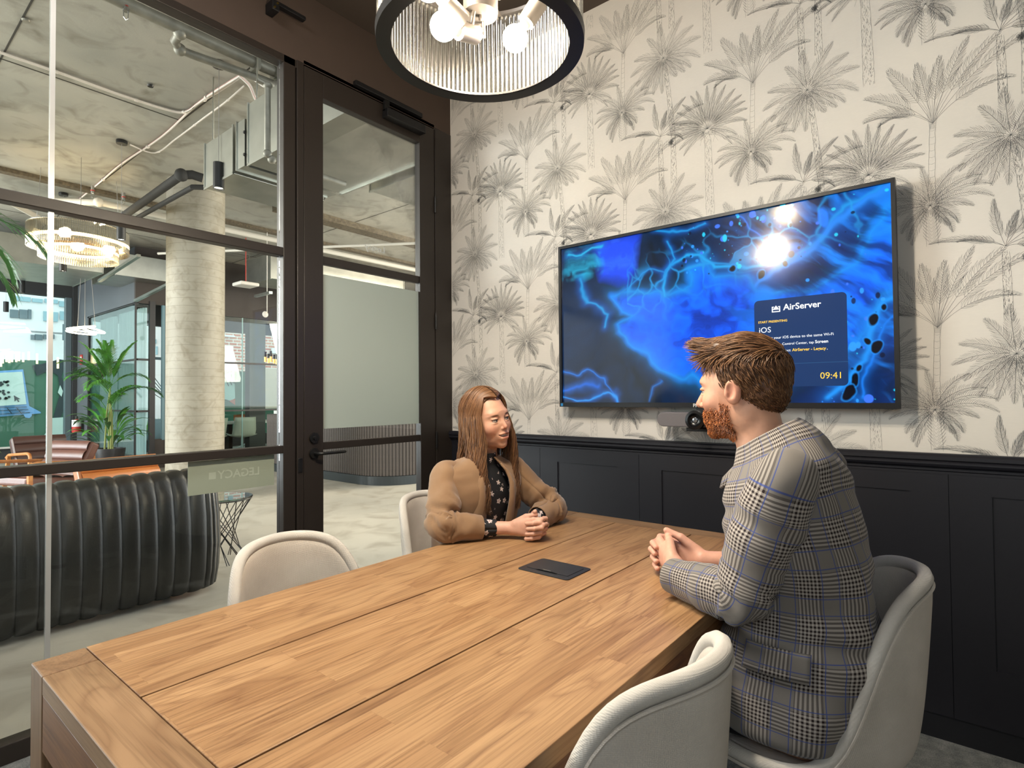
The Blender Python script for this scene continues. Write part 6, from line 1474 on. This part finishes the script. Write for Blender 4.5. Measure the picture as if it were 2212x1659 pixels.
# trousers and shoes
s = SDF((1.25, .12, .0), (1.72, 1.05, .62), .010)
for x, kx in ((1.39, 1.36), (1.56, 1.60)):
    s.cap((x, .35, .525), (kx, .74, .52), .072, .068, k=.04).cap((kx, .76, .51), (kx, .70, .10), .068, .050, k=.03)
V, F = s.mesh(); mesh_obj('trousers', V, F, mat('black_trousers', '#16161a', .85, vary=.1, vscale=30), man)
for kx in (1.36, 1.60):
    s = SDF((kx - .08, .55, -.005), (kx + .08, .92, .16), .006); s.ell((kx, .76, .042), (.042, .13, .038), k=0).ell((kx, .68, .075), (.036, .05, .06), k=.03); s.F = np.maximum(s.F, -(s.lo[2] + np.arange(s.n[2]) * s.h - .006)[None, None, :].astype(np.float32))
    V, F = s.mesh(); mesh_obj('shoe', V, F, mat('black_shoe', '#121214', .35), man)
# hair: cap plus combed locks
s = SDF((-.10, -.14, -.09), (.10, .12, .16), .003)
s.ell((0, -.020, .040), (.081, .104, .092), k=0); s.ell((0, .004, .094), (.060, .078, .040), k=.03); s.ell((0, .042, .104), (.050, .034, .024), k=.03); s.ell((0, -.055, -.01), (.066, .062, .06), k=.02)
g = np.stack(np.meshgrid(*[s.lo[k] + np.arange(s.n[k]) * s.h for k in range(3)], indexing='ij'), -1)
cut = np.maximum(g[..., 1] - (.056 + .6 * (g[..., 2] - .062)), -(g[..., 2] - .062)); front = np.where(g[..., 2] < .062, g[..., 1] - (.028 + .12 * (g[..., 2] - .03)) + np.clip(.012 - g[..., 2], 0, 1) * .8, g[..., 1] - (.062 + .30 * (g[..., 2] - .062)))
s.F = np.maximum(s.F, np.maximum(front, -.02) if False else front).astype(np.float32); s.F = np.maximum(s.F, (-.072 - g[..., 2] - .0 * g[..., 1])).astype(np.float32)
hcV, hcF = s.mesh(); dz = vnoise(np.stack([hcV[:, 0] * 90, hcV[:, 1] * 22, hcV[:, 2] * 90], 1), 3) * .0022; nrm = hcV - np.array([0, -.02, .03]); nrm /= np.linalg.norm(nrm, axis=1)[:, None]; hcV = hcV + nrm * dz[:, None]
tt = np.clip((hcV[:, 2] + .06) / .10, 0, 1); hcT = C3('#6b4a34')[None] * (1 - tt[:, None]) + C3('#4a3020')[None] * tt[:, None]
hcT = hcT * (1 + .35 * vnoise(np.stack([hcV[:, 0] * 160, hcV[:, 1] * 30, hcV[:, 2] * 160], 1), 8))[:, None]
rg = random.Random(3); rn = np.random.RandomState(4); idx = rn.choice(len(hcV), 6500); p0 = hcV[idx] + rn.normal(0, .001, (len(idx), 3))
def cn(p): q = (p - np.array([0, -.018, .040])) / np.array([.081, .104, .092]) ** 2; return q / (np.linalg.norm(q, axis=1)[:, None] + 1e-9)
ok = ~((p0[:, 1] > .030) & (p0[:, 2] < .066)) & (p0[:, 2] > -.062); p0 = p0[ok]; topw = np.clip((p0[:, 2] - .055) / .045, 0, 1)[:, None]
want = topw * (np.array([0, 1., .05]) + np.stack([p0[:, 0] * 3.0, 0 * p0[:, 0], 0 * p0[:, 0]], 1)) + (1 - topw) * np.array([0, -.55, -1.]); fr_ = np.clip((p0[:, 1] - .020) / .04, 0, 1)[:, None] * topw; want = want + fr_ * np.array([0, .1, .40]); want += rn.normal(0, .13, want.shape) * (1 - .6 * topw)
L_ = (.008 + .020 * topw[:, 0] + .014 * np.clip((p0[:, 2] + .03) / .08, 0, 1)) * rn.uniform(.7, 1.3, len(p0)); pts = [p0]; p = p0
for k in range(4):
    n_ = cn(p); d = want - n_ * (want * n_).sum(1)[:, None] * (1 - .75 * fr_); d /= np.linalg.norm(d, axis=1)[:, None]; p = p + d * (L_ / 4)[:, None] + n_ * (.0012 if k < 2 else .0002); pts.append(p)
paths = np.stack(pts, 1)
V, F, T = locks(paths, .00125, 3, 5, ('#5e412b', '#6f4e34', '#4c3322', '#7d5a3d'))
V, F, T = cat([(hcV, hcF, hcT), (V, F, T)])
mesh_obj('hair', V @ HM.T + HO, F, HAIR, man, tint=T, label='short brown hair brushed forward on top')
# beard
paths = []; 
wt_ = np.clip((.50 - hT[:, 0]) / .3, 0, 1) * (hV[:, 2] < -.030) * (hV[:, 1] > -.005) * (np.abs(hV[:, 0]) < .075); sel = np.random.RandomState(2).choice(len(hV), 4200, p=wt_ / wt_.sum())
for i in sel:
    p0 = hV[i]; n_ = p0 - np.array([0, .02, -.06]); n_ /= np.linalg.norm(n_); L_ = rg.uniform(.0035, .007); dn = n_ * .5 + np.array([0, .15, -.75]); paths.append([p0 - n_ * .001, p0 + n_ * .0015 + dn * L_ * .5, p0 + n_ * .001 + dn * L_])
V, F, T = locks(paths, .0011, 3, 6, ('#8a4a22', '#a8602e', '#74401f', '#bc7440')); mesh_obj('beard', V @ HM.T + HO, F, HAIR, man, tint=T, label='short ginger beard')

# ================================================================== the woman
FW = np.array([-.16, -.987]); WO = np.array([1.622, 1.440, 1.158]); WM = rot_axes((-.10, -1), roll=math.radians(-9), pitch=math.radians(3))
hV, hF, hT = head(False, '#d3a287', '#b8564f', '#4e3424', smile=1.6); hs = .93
parts = [(hV * hs @ WM.T + WO, hF, hT)]
cV, cF = clasped(.90, True); CW = rot_axes((-.22, -1)); CO2 = np.array([1.572, 1.185, .797])
parts.append((cV @ CW.T + CO2, cF, np.tile(C3('#d6a68f'), (len(cV), 1))))
WRr = np.array([.100, -.115, -.011]) @ CW.T + CO2; WLl = np.array([-.100, -.115, -.011]) @ CW.T + CO2     # her right wrist sits towards -x
if WRr[0] > WLl[0]: WRr, WLl = WLl, WRr
SR, SL, ER, EL = np.array([1.450, 1.495, .952]), np.array([1.775, 1.445, .950]), np.array([1.352, 1.412, .800]), np.array([1.835, 1.285, .803])
s = SDF((1.2, .95, .36), (2.0, 1.75, 1.12), .011)
s.ell((1.61, 1.55, .60), (.14, .10, .18), k=0).ell((1.61, 1.50, .86), (.13, .085, .16), k=.05).cap((1.61, 1.49, .97), (1.615, 1.46, 1.06), .055, .042, k=.04)
for a, b, r0, r1 in ((SR, ER, .038, .030), (ER, WRr, .030, .022), (SL, EL, .038, .030), (EL, WLl, .030, .022)): s.cap(a, b, r0, r1, k=.02)
for x in (1.53, 1.68): s.cap((x, 1.52, .51), (x - .03, 1.08, .51), .07, .052, k=.03)
bV, bF = s.mesh(); parts.append((bV, bF, np.tile(C3('#d3a287'), (len(bV), 1))))
V, F, T = cat(parts); wom = mesh_obj('person', V, F, SKIN, tint=T, label='smiling woman with long brown hair, in a camel blazer over a floral blouse', cat='person')
eyes(wom, WM * hs, WO, '#2b3c46', None)
build('teeth', MB().add([WO + WM @ (np.array([x, .0835 - 9 * x * x, z]) * hs) for z in (-.0615, -.0655) for x in np.linspace(-.017, .017, 9)], [(i, i + 1, i + 10, i + 9) for i in range(8)]), mat('teeth_white', '#e6dfd2', .3), wom, smooth=True, auto=False)
CAMEL = mat('camel_wool', '#8a6b4d', .9, vary=.05, vscale=18, sheen=.25, bump=.06, bscale=500)
W3 = rot_axes(FW); WT = np.array([1.61, 1.505, 0.])
wr = [(-.02, .45, .165, .150), (-.02, .55, .170, .145), (-.015, .64, .160, .130), (-.005, .72, .152, .124), (.012, .80, .160, .126), (.024, .87, .172, .124), (.030, .92, .184, .115), (.030, .955, .178, .102), (.034, .980, .150, .088), (.040, 1.000, .105, .070), (.046, 1.018, .068, .056)]
V, F, UV = torsogrid(wr, W3, WT, th0=.34, th1=2 * PI - .34, seed=13, fold=.007, n=84, res=90)
wb = mesh_obj('blazer', V, F, CAMEL, wom, uv=UV, label='camel wool blazer'); thick(wb, .005)
for S, E, W, sd in ((SR, ER, WRr, 17), (SL, EL, WLl, 23)):
    mid = (S + E) / 2; top = S + (S - E) * .16; W2 = W * .80 + E * .20
    path = [top * .70 + np.array([1.61, 1.49, .965]) * .30, top, S * .85 + E * .15, mid, E * .8 + S * .2, E + np.array([0, 0, .002]), E * .8 + W2 * .2, (E + W2) / 2, W2 * .9 + E * .1, W2]
    V, F, UV = tubegrid(path, [.030, .046, .056, .056, .054, .052, .051, .049, .046, .045], seed=sd, elbow=np.linalg.norm(S - E) + .06, fold=.009, efold=.020, res=84)
    V[:, 2] = np.maximum(V[:, 2], np.where(V[:, 1] < 1.40, .753, -9)); o = mesh_obj('sleeve', V, F, CAMEL, wb, uv=UV); thick(o, .004)
# floral blouse
def floral():
    m = bpy.data.materials.new('floral_chiffon'); m.use_nodes = True; nt = m.node_tree; N = nt.nodes; L = nt.links; b = N['Principled BSDF']; tc = N.new('ShaderNodeTexCoord')
    v = N.new('ShaderNodeTexVoronoi'); v.inputs['Scale'].default_value = 34; v.inputs['Randomness'].default_value = .75; L.new(tc.outputs['Object'], v.inputs[0])
    # petals: the disc radius wobbles with the angle about each flower
    su = N.new('ShaderNodeVectorMath'); su.operation = 'SUBTRACT'; sc_ = N.new('ShaderNodeVectorMath'); sc_.operation = 'SCALE'; sc_.inputs['Scale'].default_value = 1; L.new(tc.outputs['Object'], su.inputs[0]); L.new(v.outputs['Position'], su.inputs[1])
    sp = N.new('ShaderNodeSeparateXYZ'); L.new(su.outputs[0], sp.inputs[0]); at = N.new('ShaderNodeMath'); at.operation = 'ARCTAN2'; L.new(sp.outputs[0], at.inputs[0]); L.new(sp.outputs[2], at.inputs[1])
    m5 = N.new('ShaderNodeMath'); m5.operation = 'MULTIPLY'; m5.inputs[1].default_value = 5; L.new(at.outputs[0], m5.inputs[0]); sn = N.new('ShaderNodeMath'); sn.operation = 'SINE'; L.new(m5.outputs[0], sn.inputs[0])
    th = N.new('ShaderNodeMath'); th.operation = 'MULTIPLY_ADD'; th.inputs[1].default_value = .07; th.inputs[2].default_value = .30; L.new(sn.outputs[0], th.inputs[0]); lt = N.new('ShaderNodeMath'); lt.operation = 'LESS_THAN'; L.new(v.outputs['Distance'], lt.inputs[0]); L.new(th.outputs[0], lt.inputs[1])
    ct_ = N.new('ShaderNodeMath'); ct_.operation = 'LESS_THAN'; ct_.inputs[1].default_value = .09; L.new(v.outputs['Distance'], ct_.inputs[0])
    m1 = N.new('ShaderNodeMix'); m1.data_type = 'RGBA'; m1.inputs[6].default_value = lin('#15171b'); m1.inputs[7].default_value = lin('#cdbdb8'); L.new(lt.outputs[0], m1.inputs[0])
    m2 = N.new('ShaderNodeMix'); m2.data_type = 'RGBA'; m2.inputs[7].default_value = lin('#8a6a52'); L.new(ct_.outputs[0], m2.inputs[0]); L.new(m1.outputs[2], m2.inputs[6]); L.new(m2.outputs[2], b.inputs['Base Color']); b.inputs['Roughness'].default_value = .7
    return m
FLO = floral()
V, F, UV = torsogrid([(-.02, .55, .13, .112), (-.01, .70, .125, .108), (.012, .80, .135, .112), (.024, .88, .140, .108), (.030, .94, .120, .086), (.040, .985, .070, .056), (.052, 1.010, .052, .048), (.058, 1.035, .048, .046)], W3, WT, seed=15, fold=.004, n=60, res=60)
bl_ = mesh_obj('blouse', V, F, FLO, wom, label='black sheer blouse with white flowers')
for E, W in ((ER, WRr), (EL, WLl)):
    a = W * .72 + E * .28; c = W + (W - E) * .10; V, F, UV = tubegrid([a, (a + c) / 2, c], [.034, .032, .029], seed=31, fold=.002, n=20, res=14); o = mesh_obj('cuff', V, F, FLO, bl_); thick(o, .002)
# lapels
for sd in (-1, 1):
    pts, wid, nr = [], [], []
    for t in np.linspace(0, 1, 16):
        z = .62 + .375 * t; y = np.interp(z, [r[1] for r in wr], [r[0] for r in wr]); w_ = np.interp(z, [r[1] for r in wr], [r[2] for r in wr]); d = np.interp(z, [r[1] for r in wr], [r[3] for r in wr]); th = .34
        rad = (abs(math.cos(th)) ** 2.4 + abs(math.sin(th)) ** 2.4) ** (-1 / 2.4); p = np.array([sd * w_ * rad * math.sin(th) - sd * .004, y + d * rad * math.cos(th) + .007, z]); ww = .050 * math.sin(PI * min(1, .18 + t * .80)) + .004
        pts.append(W3 @ p + WT); wid.append(W3 @ np.array([sd * ww, -ww * .30, .1 * ww])); nr.append(W3 @ np.array([0, 1, 0]))
    V, F = ribbon(pts, wid, nr, .006); o = mesh_obj('lapel', V, F, CAMEL, wb); thick(o, .004, 0)
ths = np.linspace(.9, 2 * PI - .9, 31); pts, wid, nr = [], [], []
for t in ths:
    b_ = .5 - .5 * math.cos(t); p = np.array([.076 * math.sin(t), .045 + .064 * math.cos(t), .992 + .035 * b_]); out_ = np.array([math.sin(t), math.cos(t), 0]); pts.append(W3 @ p + WT); wid.append(W3 @ (out_ * .022 + np.array([0, 0, -.036]))); nr.append(W3 @ out_)
V, F = ribbon(pts, wid, nr, .004); o = mesh_obj('collar', V, F, CAMEL, wb); thick(o, .004, 0)
# trousers
s = SDF((1.42, .95, .05), (1.80, 1.72, .62), .012)
for x in (1.53, 1.68): s.cap((x, 1.54, .50), (x - .03, 1.10, .51), .085, .066, k=.04).cap((x - .03, 1.08, .50), (x - .03, 1.12, .10), .06, .045, k=.03)
V, F = s.mesh(); mesh_obj('trousers', V, F, mat('black_trousers', '#16161a'), wom)
for x in (1.50, 1.65): s = SDF((x - .06, .94, -.005), (x + .06, 1.22, .14), .006); s.ell((x, 1.07, .04), (.036, .11, .034), k=0).ell((x, 1.13, .07), (.032, .04, .05), k=.03); V, F = s.mesh(); V[:, 2] = np.maximum(V[:, 2], .002); mesh_obj('shoe', V, F, mat('black_shoe', '#121214'), wom)
# rings
rp_ = CO2 + CW @ (np.array([.035, .043, .012]) * .9)
# long wavy hair
s = SDF((-.10, -.13, -.12), (.10, .11, .15), .004); s.ell((0, -.020, .036), (.083, .106, .096), k=0); s.ell((0, -.05, -.03), (.078, .070, .09), k=.03)
g = np.stack(np.meshgrid(*[s.lo[k] + np.arange(s.n[k]) * s.h for k in range(3)], indexing='ij'), -1)
face_ = g[..., 1] - np.where(g[..., 2] > .0, .002 + .60 * np.clip(g[..., 2], 0, 1), .0) ; s.F = np.maximum(s.F, face_).astype(np.float32)
capV, capF = s.mesh(); capT = np.tile(C3('#5a3f2a'), (len(capV), 1))
rg = random.Random(21); paths = []
def slerp(a, b, t):
    w_ = math.acos(max(-1, min(1, float(a @ b)))); return (math.sin((1 - t) * w_) * a + math.sin(t * w_) * b) / math.sin(w_)
for i in range(3000):
    sd = -1 if rg.random() < .5 else 1; f = rg.random(); f = f if i % 3 else f * .22          # 0 at the brow, 1 at the nape
    lay = rg.uniform(0, 1); R3 = np.array([.083 + .011 * lay, .106 + .008 * lay, .098 + .010 * lay]); cen = np.array([0, -.019, .036])
    a0 = 1.02 - 2.0 * f; d0 = np.array([sd * .035 - .012, math.sin(a0), math.cos(a0)]); d0 /= np.linalg.norm(d0)
    az = 1.05 + .25 * f + 1.75 * f ** 1.3 + rg.uniform(-.10, .10); d1 = np.array([sd * math.sin(az), math.cos(az), -.16]); d1 /= np.linalg.norm(d1)
    mid = np.array([sd * .55, d0[1] * .80, .66]); mid /= np.linalg.norm(mid)
    zend = (-.30 if f < .45 else -.24) - .07 * rg.random(); ph = rg.choice((0, 1.1, 2.3, 3.3, 4.6)) + rg.uniform(-.4, .4); wf = rg.uniform(34, 46); n_ = 22; p = []
    for k in range(n_ + 1):
        t = k / n_
        if t < .44:
            q = t / .44; d = slerp(d0, mid, q * 2) if q < .5 else slerp(mid, d1, q * 2 - 1); x, y, z = cen + d * R3; last = (x, y, z)
        else:
            q = (t - .44) / .56; x0, y0, z0 = last; z = z0 + (zend - z0) * q; wv = .001 + .012 * q ** .8
            x = x0 + sd * (.012 * math.sin(PI * q) + .012 * q) * math.sin(az) + wv * math.sin(-z * wf + ph)
            y = y0 + (.050 * q ** 1.3 if f < .5 else -.015 * q) + .004 * math.sin(PI * q) + wv * math.cos(-z * wf + ph) * .7
        p.append((x, y, z))
    paths.append(p)
V, F, T = locks(paths, .00165, 3, 8, ('#6a4a34', '#7a573c', '#573c29', '#8a6545', '#7e5a3c'), .15)
V, F, T = cat([(capV, capF, capT), (V, F, T)]); V = V * np.array([hs, hs, hs])
lo_ = V @ rot_axes((-.10, -1), roll=math.radians(-9), pitch=math.radians(3)).T; lo2 = V @ rot_axes((-.10, -1)).T; wgt = np.clip((-V[:, 2] - .02) / .18, 0, 1)[:, None]
mesh_obj('hair', lo_ * (1 - wgt) + lo2 * wgt + WO, F, HAIR, wom, tint=T, label='long wavy brown hair over the shoulders')
for q_, nm in ((np.array([-.028, .048, .012]), 'ring'),):
    c = CO2 + CW @ (q_ * .9); build('finger_ring', MB().tube([c + CW @ np.array([.0, .0092 * math.cos(a), .0092 * math.sin(a)]) for a in np.linspace(0, 2 * PI, 17)[:-1]], .0013, 6, closed=True), mat('silver', '#dcdcdc', .15, 1), wom, smooth=True)
